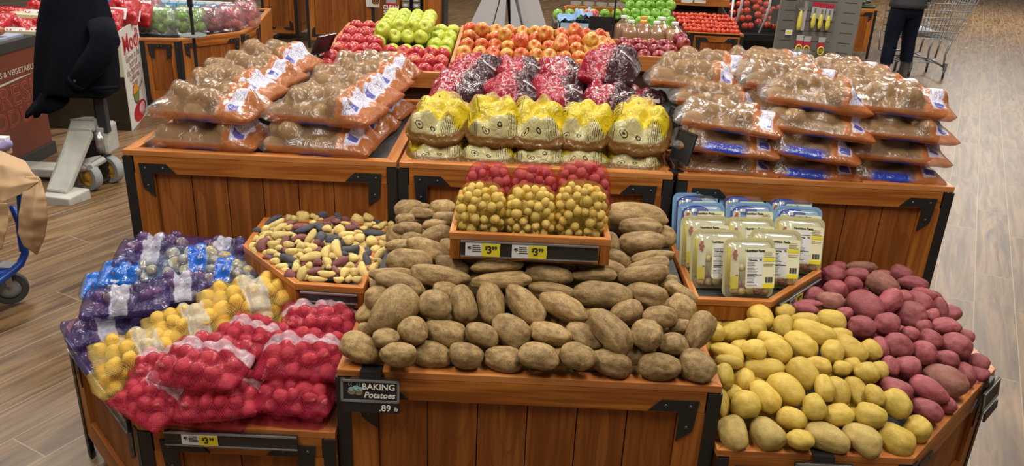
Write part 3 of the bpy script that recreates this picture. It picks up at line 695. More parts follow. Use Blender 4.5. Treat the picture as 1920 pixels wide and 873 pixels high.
# --- baking potatoes
BK = parse('''150 740 200 150 20;332 768 170 115 5;500 768 185 130 15;672 785 165 118 5;850 790 190 120 8;398 655 145 135 20;570 662 205 125 15;748 672 165 115 20;905 665 200 145 35;
285 690 130 95 0;185 655 70 50 0;315 575 275 180 -48;503 533 160 140 10;658 530 185 135 82;795 527 200 135 80;957 535 245 145 50;415 560 90 85 0;575 470 100 75 0;230 500 95 85 0;
340 435 245 100 15;300 378 210 75 0;395 312 220 130 5;485 270 215 115 25;545 400 285 112 8;605 350 175 90 15;715 293 218 100 -3;345 240 110 50 0;385 158 140 78 5;
515 138 120 62 0;520 195 160 95 -10;405 207 80 50 0;450 88 125 65 5;548 55 130 85 5;570 105 95 50 0;370 110 70 45 0;462 52 50 35 0;582 255 75 65 60;890 318 150 85 20;
825 350 250 75 -2;838 405 290 82 -3''', 620, 370, 2.645) + parse('''130 750 185 120 10;180 300 245 88 8;160 365 215 105 8;5 368 140 75 0;0 318 110 70 20;580 88 290 118 5;600 140 198 88 3;598 212 222 112 -3;475 215 100 75 85;
655 290 200 66 -8;635 312 200 72 -12;490 290 120 78 20;425 330 230 85 12;372 360 222 68 0;620 370 228 95 -8;735 400 70 55 0;427 455 268 128 5;640 465 205 120 15;785 448 165 65 28;
780 525 150 120 38;185 440 220 70 10;235 510 235 122 26;545 542 160 112 -12;692 572 155 108 -5;463 632 245 132 46;345 645 185 110 30;180 638 195 108 12;622 650 148 140 20;760 677 138 98 5;
868 622 185 118 -60;297 745 162 122 20;462 765 205 122 15;698 783 192 122 5;862 782 178 138 18;785 605 80 55 0;560 735 60 80 0;215 760 60 90 0''', 960, 370, 2.495)
def S_bake(x, y): return .735+.150*(1-math.exp(-max(0, y-1.85)/.20))
rows_of(BK, 34)
PB = pile(BK, S_bake, settle=70, deep=.42, lo=lambda X, Y: np.interp(Y, [1.85, 2.0, 2.2, 2.78], [.668, .703, .763, .793]))
def shape_word(o):
    q = o['L']/o['W']
    return 'round' if q < 1.2 else 'stubby' if q < 1.45 else 'oval' if q < 1.8 else 'long'
def size_word(o, a, b): return 'small' if o['hw'] < a else 'large' if o['hw'] > b else 'medium'
NP = lambda o, front='in front row': (front if o['row'] == 0 else '%s row up' % ORD[o['row']+1])
for i, o in enumerate(PB):
    lb = '%s %s brown baking potato, %s from left, %s of the centre heap' % (size_word(o, .03, .045), shape_word(o), ORD[o['col']], NP(o, 'front row'))
    place(o, M_RUS[i % 7], 'baking_potato', lb, 'potato', 'baking potatoes heaped in the centre bin', rnd.uniform(0, 6.28))
for i, o in enumerate(fillers(BK, S_bake, [(668, 675), (1320, 698), (1290, 600), (1240, 520), (1235, 400), (1150, 400), (1150, 470), (848, 465), (845, 390), (770, 385), (745, 440), (700, 560)], 9, 40, .066, 3, 58)):
    place(o, M_RUS[i % 7], 'baking_potato', 'brown baking potato buried deeper in the centre heap, seen only through gaps', 'potato', 'buried baking potatoes in the centre bin', rnd.uniform(0, 6.28))

# --- yellow and red loose potatoes
YE = parse('''288 255 118 95 40;380 230 82 62 0;375 290 90 75 85;580 268 125 88 15;465 266 122 60 5;505 322 188 95 18;170 322 122 82 -20;250 307 102 85 10;90 328 75 75 0;55 372 60 60 0;330 345 110 62 10;
245 390 100 78 5;352 398 130 92 32;452 372 150 102 35;570 398 96 95 0;605 330 80 45 0;660 390 152 95 30;733 395 98 75 42;138 395 140 78 20;158 440 115 55 10;283 472 178 88 4;130 505 100 85 85;
203 517 100 95 80;400 460 70 60 0;460 498 150 105 50;527 463 108 75 20;612 470 78 65 0;305 588 152 100 52;392 550 175 122 36;537 550 110 75 80;605 563 135 105 60;683 558 142 88 60;712 487 100 90 0;
783 482 80 70 80;657 455 60 50 0;748 585 100 70 60;130 610 120 60 85;217 627 124 110 0;168 727 148 115 68 d;307 727 158 125 52 d;412 668 128 95 18;503 622 108 97 80;607 658 130 90 -8;433 762 115 84 5;
550 745 205 108 22 d;743 672 135 95 14;698 752 178 112 32 d;845 622 142 118 36;832 750 182 122 34;925 710 120 108 50;190 385 60 55 0;160 570 70 55 0;60 335 60 60 0''', 1300, 480, 2.2207)
RE = parse('''582 78 98 88 20;610 50 70 52 0;690 80 100 62 5;700 45 128 46 2 b;598 145 102 92 15;665 120 82 68 10;780 118 152 92 28 b;785 75 70 40 0;865 75 102 74 18;918 122 130 66 12;508 165 85 60 -20;
562 187 110 76 10 b;465 222 112 65 10;480 200 105 40 0;625 230 68 52 10;710 205 162 120 36;820 195 112 88 -40;878 178 80 62 10;940 195 118 80 32;955 155 112 62 15;1028 215 88 60 70;908 245 142 112 22;
697 293 124 90 16;810 285 106 98 0;895 320 84 64 22;958 298 48 44 0;1045 287 126 76 2;990 347 98 80 12;992 250 50 45 0;1098 377 138 108 22;1130 330 80 55 20;1180 440 92 78 35;765 378 82 66 80;
857 377 132 95 5;950 405 106 98 0;1055 425 108 66 18;810 460 85 70 80;895 470 106 96 0;1045 510 190 122 28 b;1135 490 98 78 70;835 552 142 90 16;980 560 178 96 28;1050 612 78 66 0;970 640 148 92 28''', 1300, 480, 2.2207)
def seg_d(x, y, a, b):
    dx, dy = b[0]-a[0], b[1]-a[1]; L = math.hypot(dx, dy); return ((x-a[0])*-dy+(y-a[1])*dx)/L
def S_r(x, y):
    d = min(y-(YF+.03), (XE-.03-x)*1.9, seg_d(x, y, (XR+.54, YF+.03), (XE-.04, YF+.50)))
    return .548+.155*(1-math.exp(-max(0, d)/.20))
ALL = YE+RE
rows_of(YE, 38); rows_of(RE, 38)
PR = pile(ALL, S_r, settle=70, deep=.42, xmax=XE-.045, lo=lambda X, Y: X*0+.462)
for i, o in enumerate(PR):
    ye = i < len(YE)
    if ye:
        lb = '%s %s yellow potato%s, %s from left, %s of the yellow heap' % (size_word(o, .026, .036), shape_word(o), ' (dusty)' if o['fl'] == 'd' else '', ORD[o['col']], NP(o, 'front row'))
        place(o, M_YUK[i % 7], 'yellow_potato', lb, 'potato', 'loose yellow potatoes in the right corner bin', rnd.uniform(0, 6.28), YUKONB if o['fl'] == 'd' else None)
    else:
        lb = '%s %s red potato%s, %s from left, %s of the red heap' % (size_word(o, .026, .036), shape_word(o), ' with scurf' if o['fl'] == 'b' else '', ORD[o['col']], NP(o, 'lowest row'))
        place(o, M_RED[i % 7], 'red_potato', lb, 'potato', 'loose red potatoes in the right corner bin', rnd.uniform(0, 6.28), REDB if o['fl'] == 'b' else None)
def which(o): return o['px'] > 1520+(o['py']-560)*.62
FL = fillers(ALL, S_r, [(1345, 830), (1700, 852), (1850, 690), (1790, 600), (1700, 505), (1560, 500), (1500, 580), (1330, 605)], 8, 34, .058, 5, 40)
for i, o in enumerate(FL):
    if which(o): place(o, M_RED[i % 7], 'red_potato', 'red potato buried deeper in the red heap, seen only through gaps', 'potato', 'buried red potatoes in the right corner bin', rnd.uniform(0, 6.28))
    else: place(o, M_YUK[i % 7], 'yellow_potato', 'yellow potato buried deeper in the yellow heap, seen only through gaps', 'potato', 'buried yellow potatoes in the right corner bin', rnd.uniform(0, 6.28))

# --- fingerlings: the dark ones read off the photograph, then yellow ones packed round them
FG = parse('''270 165 140 45 -32 u;160 235 65 45 0 u;630 122 90 58 -18 u;735 125 62 50 10 u;500 225 150 48 -18 u;610 290 95 70 -60 u;600 210 90 60 30 u;695 300 100 72 -15 u;825 370 130 62 -8 u;1005 250 180 50 5 u;
945 385 80 48 80 u;940 445 120 50 75 u;385 440 135 58 25 u;1015 172 60 40 25 u;
210 345 120 75 -75 r;470 205 120 45 -8 r;460 290 110 52 -15 r;350 330 130 50 -65 r;670 158 95 48 -18 r;722 172 65 50 0 r;790 155 70 45 10 r;810 220 90 45 -5 r;865 200 80 50 50 r;750 460 120 62 -28 r;
590 465 65 55 0 r;570 525 105 52 -15 r;715 520 85 50 40 r;398 550 90 65 30 r;235 430 70 45 15 r;600 380 60 50 -20 r;660 190 60 40 -20 r;1115 255 90 50 65 r;1160 300 60 45 0 r;395 185 80 40 -15 r;355 375 45 40 60 r;580 330 60 50 -40 r''', 440, 370, 3.797)
FY = parse('''290 190 125 48 -25;225 220 60 45 -40;495 140 80 85 80;425 155 55 55 0;385 145 45 50 80;545 135 40 45 80;580 150 50 45 60;325 215 105 50 -32;235 262 85 45 -15;330 268 150 62 -5;385 215 65 42 -15;
555 178 55 32 0;670 225 70 58 10;735 230 65 85 0;790 185 75 30 10;880 155 88 75 15;940 148 82 58 35;955 200 65 42 10;920 225 55 38 0;985 185 40 30 0;1000 210 60 30 10;1058 200 75 45 -35;1112 195 55 55 0;
1068 292 78 55 0;1110 335 75 42 60;1155 250 50 30 50;540 280 130 52 -55;800 262 115 42 -5;808 302 85 72 0;890 290 85 75 20;970 312 82 82 50;880 245 60 30 10;725 365 130 78 80;865 330 50 30 10;
900 385 88 48 80;1000 375 75 68 0;1040 405 140 62 -45;1050 330 60 40 60;275 337 92 62 0;385 330 88 52 0;470 348 65 60 0;555 352 85 52 20;405 388 90 60 0;520 382 65 48 0;650 392 100 60 -75;
265 388 85 42 5;305 412 60 35 0;530 432 165 70 -12;290 455 75 52 15;465 410 50 45 0;650 465 85 55 70;850 432 75 65 0;820 485 62 48 0;335 490 95 45 0;435 495 75 52 -75;540 480 45 50 0;915 520 130 65 70;
992 500 82 60 -60;360 515 60 35 0;478 545 110 65 -70;655 545 125 52 5;775 535 75 55 -70;845 530 75 65 0;590 578 140 42 2;740 585 75 45 5;805 585 40 45 0;870 583 75 52 -5;175 310 90 50 -65;130 345 65 35 -60;
150 380 60 40 60;150 295 60 40 -50;200 260 60 35 -20;700 420 40 40 0;855 350 50 40 0;440 325 50 40 0;1085 215 50 30 0;680 500 40 40 0;450 460 50 40 0;620 160 40 30 0;320 360 50 40 0;980 440 60 40 30;760 270 50 40 0''', 440, 370, 3.797)
def S_f(x, y):
    d = min(y-2.26, x+.915, -.47-x, seg_d(x, y, (-.905, 2.52), (-.672, 2.27)), 2.77-y)
    return .728+.055*(1-math.exp(-max(0, d)/.10))
AF = FG+FY; rows_of(AF, 13)
PF = pile(AF, S_f, settle=60, lo=lambda X, Y: X*0+.703)
FM = {'u': (FBLU, 'dark blue'), 'r': (FRED, 'purple-red'), '': (None, 'pale yellow')}
for i, o in enumerate(PF):
    m_, w_ = FM[o['fl']]
    lb = '%s %s %s fingerling, %s from left, %s of the tray' % (size_word(o, .0095, .0135), w_, {'round': 'round', 'stubby': 'stubby', 'oval': 'oval', 'long': 'long'}[shape_word(o)], ORD[min(o['col'], 28)], NP(o, 'front row'))
    place(o, M_FIN[i % 6], 'fingerling_potato', lb, 'potato', 'mixed fingerling potatoes in the left tray', rnd.choice((0, PI))+rnd.uniform(-.5, .5), m_)
for i, o in enumerate(fillers(AF, S_f, [(478, 462), (560, 520), (695, 527), (735, 470), (740, 420), (640, 402), (520, 408)], 5, 15, .016, 8, 24)):
    place(o, M_FIN[i % 6], 'fingerling_potato', 'fingerling buried under the others, seen only through gaps', 'potato', 'buried fingerlings in the left tray', rnd.uniform(0, 6.28), (None, FRED, None, FBLU)[i % 4])
# ------------------------------------------------------------------ bags
def smooth_h(h, n):
    for _ in range(n):
        k = h.copy(); k[1:-1, 1:-1] = (h[:-2, 1:-1]+h[2:, 1:-1]+h[1:-1, :-2]+h[1:-1, 2:]+4*h[1:-1, 1:-1])/8; h = np.maximum(h, k)
    return h
def lay_potatoes(L, W, T, r, n, seed, elong=1.25, edge=.80):
    """two staggered layers inside a pillow outline"""
    R_ = random.Random(seed); o = []
    def env(x, y): return (1-min(1, abs(2*x/L))**4)*(1-min(1, abs(2*y/W))**4)
    for layer in (0, 1):
        k = 0
        for _ in range(1500):
            if len(o) >= n: break
            x = R_.uniform(-L/2, L/2)*edge; y = R_.uniform(-W/2, W/2)*edge
            rr = r*R_.uniform(.82, 1.14); a = R_.uniform(0, PI) if elong < 1.5 else R_.choice((R_.uniform(-.5, .5), R_.uniform(0, PI))); el = R_.uniform(elong*.72 if elong > 1.5 else 1.0, elong)
            ex = abs(math.cos(a))*rr*el+abs(math.sin(a))*rr; ey = abs(math.sin(a))*rr*el+abs(math.cos(a))*rr; mx_, my_ = max(.01, L/2*.93-ex), max(.01, W/2*.92-ey); x = max(-mx_, min(mx_, x)); y = max(-my_, min(my_, y)); top = T*env(x, y)**.5
            if layer == 0: z = max(rr, min(T*.5, rr*1.02))
            else: z = top-rr
            if z < rr or (layer == 1 and z < r*1.7): continue
            if all(((x-q[0])**2+(y-q[1])**2+(1.1*(z-q[2]))**2)**.5 > (rr+q[3])*(.90 if layer else .93)*((el+q[5])/2)**.5 for q in o):
                o.append((x, y, z, rr, a, el)); k += 1
                if layer == 0 and k >= n*.55: break
    return o
def film_mesh(name, m, L, W, T, pots, seed, nx=46, ny=32, seam=.34, flange=.012, sag=.35, end=.0, p=3.4, sm=7, blur=0, crump=0.0, pin=.05):
    r = np.random.RandomState(seed); u = np.linspace(-1, 1, nx); v = np.linspace(-1, 1, ny); U, Vv = np.meshgrid(u, v, indexing='ij')
    X = U*L/2; Y = Vv*W/2
    e = np.clip((1-np.abs(U)**p)*(1-np.abs(Vv)**p), 0, 1)**.55
    h = np.full_like(X, 0.0)
    for (x, y, z, rr, a, el) in pots:
        for t in (-1, 0, 1):
            cx = x+math.cos(a)*t*rr*(el-1)*.9; cy = y+math.sin(a)*t*rr*(el-1)*.9
            d2 = (X-cx)**2+(Y-cy)**2; R2 = (rr*1.06)**2
            h = np.maximum(h, np.where(d2 < R2, z+np.sqrt(np.clip(R2-d2, 0, None)), 0))
    h = np.maximum(h, T*seam+(T*.62-T*seam)*e)
    h = smooth_h(h, sm)
    for _ in range(blur): h[1:-1, 1:-1] = (h[:-2, 1:-1]+h[2:, 1:-1]+h[1:-1, :-2]+h[1:-1, 2:]+4*h[1:-1, 1:-1])/8
    zs = T*seam; w_ = np.clip((1-np.maximum(np.abs(U), np.abs(Vv)))/.10, 0, 1)
    top = zs+(h-zs+.0015)*w_**.6
    off = Vector((seed*3.1, seed*1.7, 0)); nz = np.array([[mnoise.noise(Vector((x*26, y*26, 0))+off) for x, y in zip(a, b)] for a, b in zip(X, Y)])
    nz2 = np.array([[mnoise.noise(Vector((x*60, y*18, 3))+off) for x, y in zip(a, b)] for a, b in zip(X, Y)])
    ed = 1-w_
    if crump:
        rg = np.array([[1-abs(mnoise.noise(Vector((x*17, y*17, 9))+off))*2.2 for x, y in zip(a, b)] for a, b in zip(X, Y)]); r2 = np.array([[1-abs(mnoise.noise(Vector((x*38, y*38, 2))+off*2))*2.2 for x, y in zip(a, b)] for a, b in zip(X, Y)])
        top = top+(rg*crump+r2*crump*.4)*w_
    top = top+nz*(.0015+.006*ed)+nz2*.002*(1-ed*.5)
    bot = (zs+nz*.006)*ed**1.5*1.0
    cr = 1-pin*np.abs(Vv)**3-.03*nz; cr2 = 1-(pin+.01)*np.abs(U)**3-.04*nz
    X = X*cr*(1+flange/L*ed); Y = Y*cr2*(1+flange/W*ed)
    edgez = np.where((np.abs(U) > .999) | (np.abs(Vv) > .999))
    bot[edgez] = top[edgez]
    mb = MB()
    P1 = [[(X[i, j], Y[i, j], top[i, j]) for j in range(ny)] for i in range(nx)]
    P2 = [[(X[i, j], Y[i, j], min(bot[i, j], top[i, j])) for j in range(ny)] for i in range(nx)]
    mb.grid(P1); mb.grid(P2); return mb.mesh(name, m, True)
class Bags:
    def __init__(s, name, cat, film_m, skin, L, W, T, r, n, seeds, elong=1.3, meshes=None, filmname='film', vis=True, **kw):
        s.name, s.cat, s.i, s.protos = name, cat, 0, []
        for k, sd in enumerate(seeds):
            pots = lay_potatoes(L, W, T, r, n, sd, elong)
            root = thing(name, name, cat); s.protos.append([root, False])
            put(filmname, film_mesh(filmname, film_m[k % len(film_m)] if isinstance(film_m, (list, tuple)) else film_m, L, W, T, pots, sd, **kw), root)
            if vis:
                R_ = random.Random(sd)
                for j, (x, y, z, rr, a, el) in enumerate(pots):
                    ms = meshes or M_BAG
                    put('potato', ms[R_.randrange(len(ms))], root, (x, y, z), (R_.uniform(0, 6.28), R_.uniform(-.2, .2), a), (rr*el*.97, rr*.97, rr*.95), skin[R_.randrange(len(skin))] if isinstance(skin, (list, tuple)) else skin)
    def add(s, label, loc, rz=0, rx=0, ry=0, group=None, scale=1.0, k=None, sz=None):
        k = s.i % len(s.protos) if k is None else k; s.i += 1
        pr = s.protos[k]
        if pr[1]: o = copy_tree(pr[0])
        else: o = pr[0]; pr[1] = True
        o.location = loc; o.rotation_euler = (rx, ry, rz); o.scale = (scale, scale, scale) if sz is None else sz
        o['label'] = label
        if group: o['group'] = group
        elif 'group' in o.keys(): del o['group']
        return o

# --- russet bags, 10 lb
M_RUS2 = [pot_mesh('bag_potato', RUSSET, 600+i, sub=3, amp=.13, eyes=5, taper=.08*(i-2), blunt=.85) for i in range(5)]
RUSBAG = potato_mat('bagged_russet_skin', (.36, .23, .10), (.47, .32, .15), (.2, .12, .05), (.30, .18, .075), .6)
RB = Bags('russet_potato_bag', 'bag of potatoes', [F_RUSSET, F_RUSSET2, F_RUSSET, F_RUSSET2, F_RUSSETB], RUSBAG, .43, .28, .125, .036, 24, (11, 12, 13, 14, 15), elong=1.7, meshes=M_RUS2, seam=.20, sm=16)
G1, G2 = 'russet potato bags in the left bin', 'russet potato bags in the right bin'
zb = ZK-.018
def rb(label, x, y, z, rz, g, rx=0, ry=0, k=None, s=1.0): return RB.add(label, (x, y, z), math.radians(rz), math.radians(rx), math.radians(ry), g, s, k)
rb('russet bag, bottom layer, front of the left column, resting on the oak rim', -1.17, 2.99, zb+.012, -4, G1, k=0)
rb('russet bag, bottom layer, front of the right column in the left bin', -.745, 2.985, zb+.012, -5, G1, k=1)
rb('russet bag, bottom layer, second from the front in the right column', -.725, 3.27, zb, -8, G1, k=2)
rb('russet bag, bottom layer, rear of the right column in the left bin', -.70, 3.57, zb, -8, G1, k=3)
rb('russet bag, top layer, front of the left column, white label at its right end', -1.175, 3.01, zb+.118, -9, G1, k=2)
rb('russet bag, top layer, second from the front in the left column', -1.20, 3.27, zb+.122, -8, G1, k=3)
rb('russet bag, top layer, third from the front in the left column', -1.18, 3.52, zb+.132, -9, G1, k=1)
rb('russet bag, top layer, rearmost and highest of the left column', -1.17, 3.78, zb+.150, -9, G1, k=0)
rb('russet bag, top layer, front of the right column in the left bin', -.74, 3.03, zb+.118, -9, G1, k=3)
rb('russet bag, top layer, second from front in right column of the left bin', -.715, 3.28, zb+.120, -9, G1, k=0)
rb('russet bag, top layer, third from front in right column of the left bin', -.70, 3.51, zb+.128, -9, G1, k=1)
rb('russet bag, top layer, rearmost of the right column in the left bin', -.69, 3.74, zb+.132, -9, G1, k=2)
for x0, x1 in ((-1.40, -.96),):
    t_ = thing('display_riser', 'black riser under the rear russet bags of the left bin', 'riser', ((x0+x1)/2, 3.53, zb)); MB().box((x0-x1)/2, (x1-x0)/2, -.37, .33, 0, .11).build('box', MAT, t_, bevel=.004)
for lab, x, y, l, rz, rx, k in (
    ('russet bag flattened on the deck, front of left stack in the right bin', .80, 2.98, 0, -6, 0, 0), ('russet bag with blue print below, second up in the left front stack', .79, 2.97, 1, -8, 3, 4), ('russet bag lying top of the left front stack of the right bin', .80, 2.99, 2, -14, 4, 2),
    ('russet bag on the deck, bottom of the middle front stack', 1.10, 2.97, 0, -5, 0, 4), ('russet bag with large blue and white print, second up in middle stack', 1.09, 2.96, 1, -12, 4, 4),
    ('russet bag third up in the middle front stack', 1.13, 2.98, 2, -12, 4, 1), ('russet bag crowning the middle front stack, blue print under it', 1.13, 3.05, 3, -15, 5, 3),
    ('russet bag on the deck at the right corner with blue and silver print', 1.42, 2.98, 0, -5, 0, 4), ('russet bag second up in the right front stack', 1.42, 2.975, 1, -7, 2, 1), ('russet bag third up in the right front stack', 1.43, 2.98, 2, -8, 2, 0), ('russet bag crowning the right front stack with pale label end', 1.41, 3.02, 3, -9, 3, 2),
    ('russet bag in the left column behind the front stack, third up', .84, 3.36, 2, -12, 3, 3), ('russet bag in the left column, against the middle aisle, rear', .76, 3.52, 2.5, -12, 2, 0), ('russet bag topmost at the rear left of the right bin', .84, 3.70, 2.7, -10, 2, 1),
    ('russet bag in the middle behind the crowning bag, leaning on it', 1.12, 3.34, 3.0, -12, 3, 2), ('russet bag second from the rear in the middle of the right bin', 1.14, 3.56, 2.9, -14, 2, 3), ('russet bag topmost at the rear middle below the utensil wall', 1.13, 3.76, 2.8, -6, 2, 0),
    ('russet bag right column, second from front of the top layer', 1.45, 3.30, 2.75, -10, 3, 1), ('russet bag right column, third from front of the top layer', 1.49, 3.53, 2.65, -12, 2, 3), ('russet bag right column, rearmost of the top layer', 1.47, 3.76, 2.6, -10, 2, 2),
    ('russet bag wedged low between left and middle stacks, clear end showing', 1.06, 3.30, 2.0, -30, 0, 0)):
    rb(lab, x, y, zb+l*.083+.004, rz, G2, rx=-rx*.8 if False else 0, ry=rx*.8, k=k, s=.93 if l < 2.5 else .97).scale.z = .72 if l < 2.3 else .88
for x, y, w_, d_, h_ in ((.80, 3.50, .36, .56, .14), (1.28, 3.50, .60, .58, .20)):
    t_ = thing('display_riser', 'black riser under the rear bags of the right bin, %s' % ('left' if x < 1 else 'right and wider'), 'riser', (x, y, zb)); MB().box(-w_/2, w_/2, -d_/2+.04, d_/2, 0, h_).build('box', MAT, t_, bevel=.004)

# --- yellow printed bags and maroon printed bags, middle bin
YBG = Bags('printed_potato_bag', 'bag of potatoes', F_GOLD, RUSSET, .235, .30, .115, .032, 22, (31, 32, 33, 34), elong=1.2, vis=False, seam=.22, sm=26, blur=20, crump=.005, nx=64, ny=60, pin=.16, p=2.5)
MBG = Bags('printed_potato_bag', 'bag of potatoes', F_MAROON, RUSSET, .26, .30, .125, .034, 20, (41, 42, 43), elong=1.2, vis=False, seam=.25, sm=24, blur=12, crump=.006, nx=60, ny=56, pin=.13, p=2.6)
GY, GM = 'yellow printed potato bags in the middle bin', 'maroon printed bags in the middle bin'
for lab, px, py, z, rz, rx in (('yellow printed bag, bottom row, far left beside the left bin', 818, 276, .985, 4, 10), ('yellow printed bag, bottom row, second from the left', 915, 281, .985, -3, 10), ('yellow printed bag, bottom row, centre, crumpled', 1008, 285, .985, 8, 10),
                        ('yellow printed bag, bottom row, second from the right', 1095, 293, .985, -3, 10), ('yellow printed bag, bottom row, far right by the black sign', 1190, 294, .985, -7, 10)):
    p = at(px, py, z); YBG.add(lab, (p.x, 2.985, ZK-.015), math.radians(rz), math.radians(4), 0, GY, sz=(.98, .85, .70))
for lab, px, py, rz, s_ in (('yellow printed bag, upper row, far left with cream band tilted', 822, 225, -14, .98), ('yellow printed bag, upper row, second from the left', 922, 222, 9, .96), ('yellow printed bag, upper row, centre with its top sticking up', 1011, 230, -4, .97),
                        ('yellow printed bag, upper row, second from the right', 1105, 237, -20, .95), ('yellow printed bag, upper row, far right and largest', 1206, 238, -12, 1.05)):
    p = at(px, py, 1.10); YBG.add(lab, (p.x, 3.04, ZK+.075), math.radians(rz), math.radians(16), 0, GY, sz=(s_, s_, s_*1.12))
for lab, x, y, z, rz, rx in (('maroon printed bag, middle layer, far left', -.25, 3.42, 1.045, -8, 14), ('maroon printed bag, middle layer, second from left', -.03, 3.40, 1.05, 10, 16), ('maroon printed bag, middle layer, third from left', .165, 3.38, 1.04, 12, 16),
                     ('maroon printed bag, middle layer, at the right', .40, 3.42, 1.035, -12, 12), ('maroon printed bag, back layer, far left, mostly hidden', -.20, 3.70, 1.07, -12, 10), ('maroon printed bag, back layer, second from left', .0, 3.72, 1.065, 5, 10),
                     ('maroon printed bag, back layer, third from left', .20, 3.70, 1.075, 8, 10), ('maroon printed bag topmost at the right, lying across the others', .405, 3.60, 1.155, -14, 8), ('maroon printed bag, dark lower corner beside the russet bags', .53, 3.46, 1.0, -30, 6)):
    MBG.add(lab, (x, y, z), math.radians(rz), math.radians(rx), 0, GM)
t_ = thing('display_riser', 'black riser under the maroon printed bags of the middle bin', 'riser', (.08, 3.52, zb)); MB().box(-.47, .47, -.28, .30, 0, .095).build('box', MAT, t_, bevel=.004)

# black sign holders between middle and right bins
def stem_sign(loc, w, h, rz, lean, label, stem=.12, roll=0.0):
    o = thing('sign_holder', label, 'sign holder', loc, rz)
    MB().box(-w/2, w/2, -.004, .004, stem, stem+h, Matrix.Rotation(lean, 4, 'X')).build('sign_board', BLK, o, bevel=.003)
    m = MB()
    for a in ((-w/2, w/2, 0, .006), (-w/2, w/2, h-.006, h), (-w/2, -w/2+.006, 0, h), (w/2-.006, w/2, 0, h)): m.box(a[0], a[1], -.007, -.004, stem+a[2], stem+a[3], Matrix.Rotation(lean, 4, 'X'))
    m.build('edge_lip', plain('black_gloss_lip', (.03, .03, .032), .25), o)
    MB().tube([(0, 0, 0), (0, 0, stem*.6), (0, .0, stem+.01)], .006, 8).build('stem', BLK, o)
    MB().box(-.02, .02, -.02, .025, -.006, .004).build('clamp', BLK, o); return o
stem_sign((.60, 2.86, ZK), .105, .12, math.radians(-62), -.25, 'black empty sign holder clamped on the rim in front of the right russet bags', .035)
stem_sign((.60, 3.12, ZK+.02), .10, .11, math.radians(-70), -.25, 'black empty sign holder further back between yellow bags and russet bags', .05)

# --- mesh bags, left corner bin
GR, GYE, GP, GB = 'red mesh potato bags', 'yellow mesh potato bags', 'purple mesh potato bags', 'clear potato bags with blue labels'
RN = Bags('mesh_potato_bag', 'bag of potatoes', [F_RED, F_RED, F_REDK], BAGRED, .215, .175, .072, .0185, 50, (51, 52, 53), elong=1.32, nx=40, ny=34, filmname='net_film')
YN = Bags('mesh_potato_bag', 'bag of potatoes', F_YEL, BAGYEL, .27, .165, .075, .0225, 34, (61, 62), elong=1.35, nx=40, ny=30, filmname='net_film')
PN_ = Bags('mesh_potato_bag', 'bag of potatoes', F_PUR, [BAGPUR, BAGPUR, FBLU, BAGTAN], .25, .16, .07, .021, 34, (71, 72), elong=1.4, nx=40, ny=30, filmname='net_film')
BN = Bags('labelled_potato_bag', 'bag of potatoes', [F_BLU, F_BLU2], [BAGTAN, BAGPUR, BAGTAN, FYEL], .25, .16, .07, .021, 30, (81, 82), elong=1.4, nx=40, ny=30)
def nb(B, label, px, py, z, rz, g, ry=0, rx=0, k=None, s=1.0, dx=0, dy=0):
    p = at(px, py, z); return B.add(label, (p.x+dx, p.y+dy, z-.04), math.radians(rz), math.radians(rx), math.radians(ry), g, s, k)
nb(RN, 'red mesh bag, lowest at the front right corner of the left bin', 552, 755, .528, -4, GR, k=2, rx=3)
nb(RN, 'red mesh bag, lowest at the front middle of the left bin', 400, 752, .528, -3, GR, k=0, s=1.1)
nb(RN, 'red mesh bag with a dark purple label band along its top edge', 560, 722, .598, -4, GR, k=2, rx=6)
nb(RN, 'red mesh bag, second layer, between the front-left bag and dark label bag', 412, 730, .592, 12, GR, k=1, rx=6)
nb(RN, 'red mesh bag slumped over the cut-off corner at the far front left', 296, 735, .565, -33, GR, k=0, rx=8, s=1.02)
nb(RN, 'red mesh bag below and behind the front-left one, edge showing', 318, 672, .590, 25, GR, k=1)
nb(RN, 'red mesh bag lying on top at the front, tilted towards the left', 388, 668, .668, -8, GR, k=1, rx=8, s=1.12)
nb(RN, 'red mesh bag, upper layer, against the baking potato bin', 570, 655, .668, 0, GR, k=0, rx=9, s=1.08)
nb(RN, 'red mesh bag in the middle between yellow bags and the upper red ones', 470, 622, .640, -22, GR, k=0, rx=6)
nb(RN, 'red mesh bag, rearmost, just below the fingerling tray', 600, 585, .650, 12, GR, k=1, rx=8, s=1.05)
nb(RN, 'red mesh bag buried under the upper ones, beside the baking bin', 575, 655, .585, 0, GR, k=1)
nb(YN, 'yellow mesh bag, front left, drooping over the left rim', 266, 645, .605, 38, GYE, k=0, rx=10, s=1.0)
nb(YN, 'yellow mesh bag, middle of the three in the yellow row', 358, 597, .635, 33, GYE, k=1, rx=6, s=.98)
nb(YN, 'yellow mesh bag, right end of the row, below the fingerling tray', 465, 548, .665, 33, GYE, k=0, rx=4, s=1.08)
nb(YN, 'yellow mesh bag underneath the right yellow one, printed edge showing', 480, 590, .600, 25, GYE, k=1, s=1.0)
nb(YN, 'yellow mesh bag underneath at the left rim, just its corner showing', 256, 690, .545, 38, GYE, k=1, s=.9)
nb(PN_, 'purple mesh bag, front left, white band across it, hanging over the rim', 238, 553, .635, 18, GP, k=0, rx=6, s=1.03)
nb(PN_, 'purple mesh bag in the middle, right of the banded purple bag', 352, 530, .640, 22, GP, k=1, rx=4, s=1.02)
nb(PN_, 'purple mesh bag underneath at the left rim', 202, 600, .565, 38, GP, k=1, rx=6)
nb(PN_, 'purple mesh bag, lowest, between left rim and yellow bags', 232, 652, .530, 42, GP, k=0)
nb(PN_, 'purple mesh bag, rear left against the tall bin panel', 300, 462, .680, 12, GP, k=1, rx=6, s=1.12)
nb(PN_, 'purple mesh bag, rear right against the tall bin panel', 430, 462, .680, -4, GP, k=0, rx=6, s=1.0)
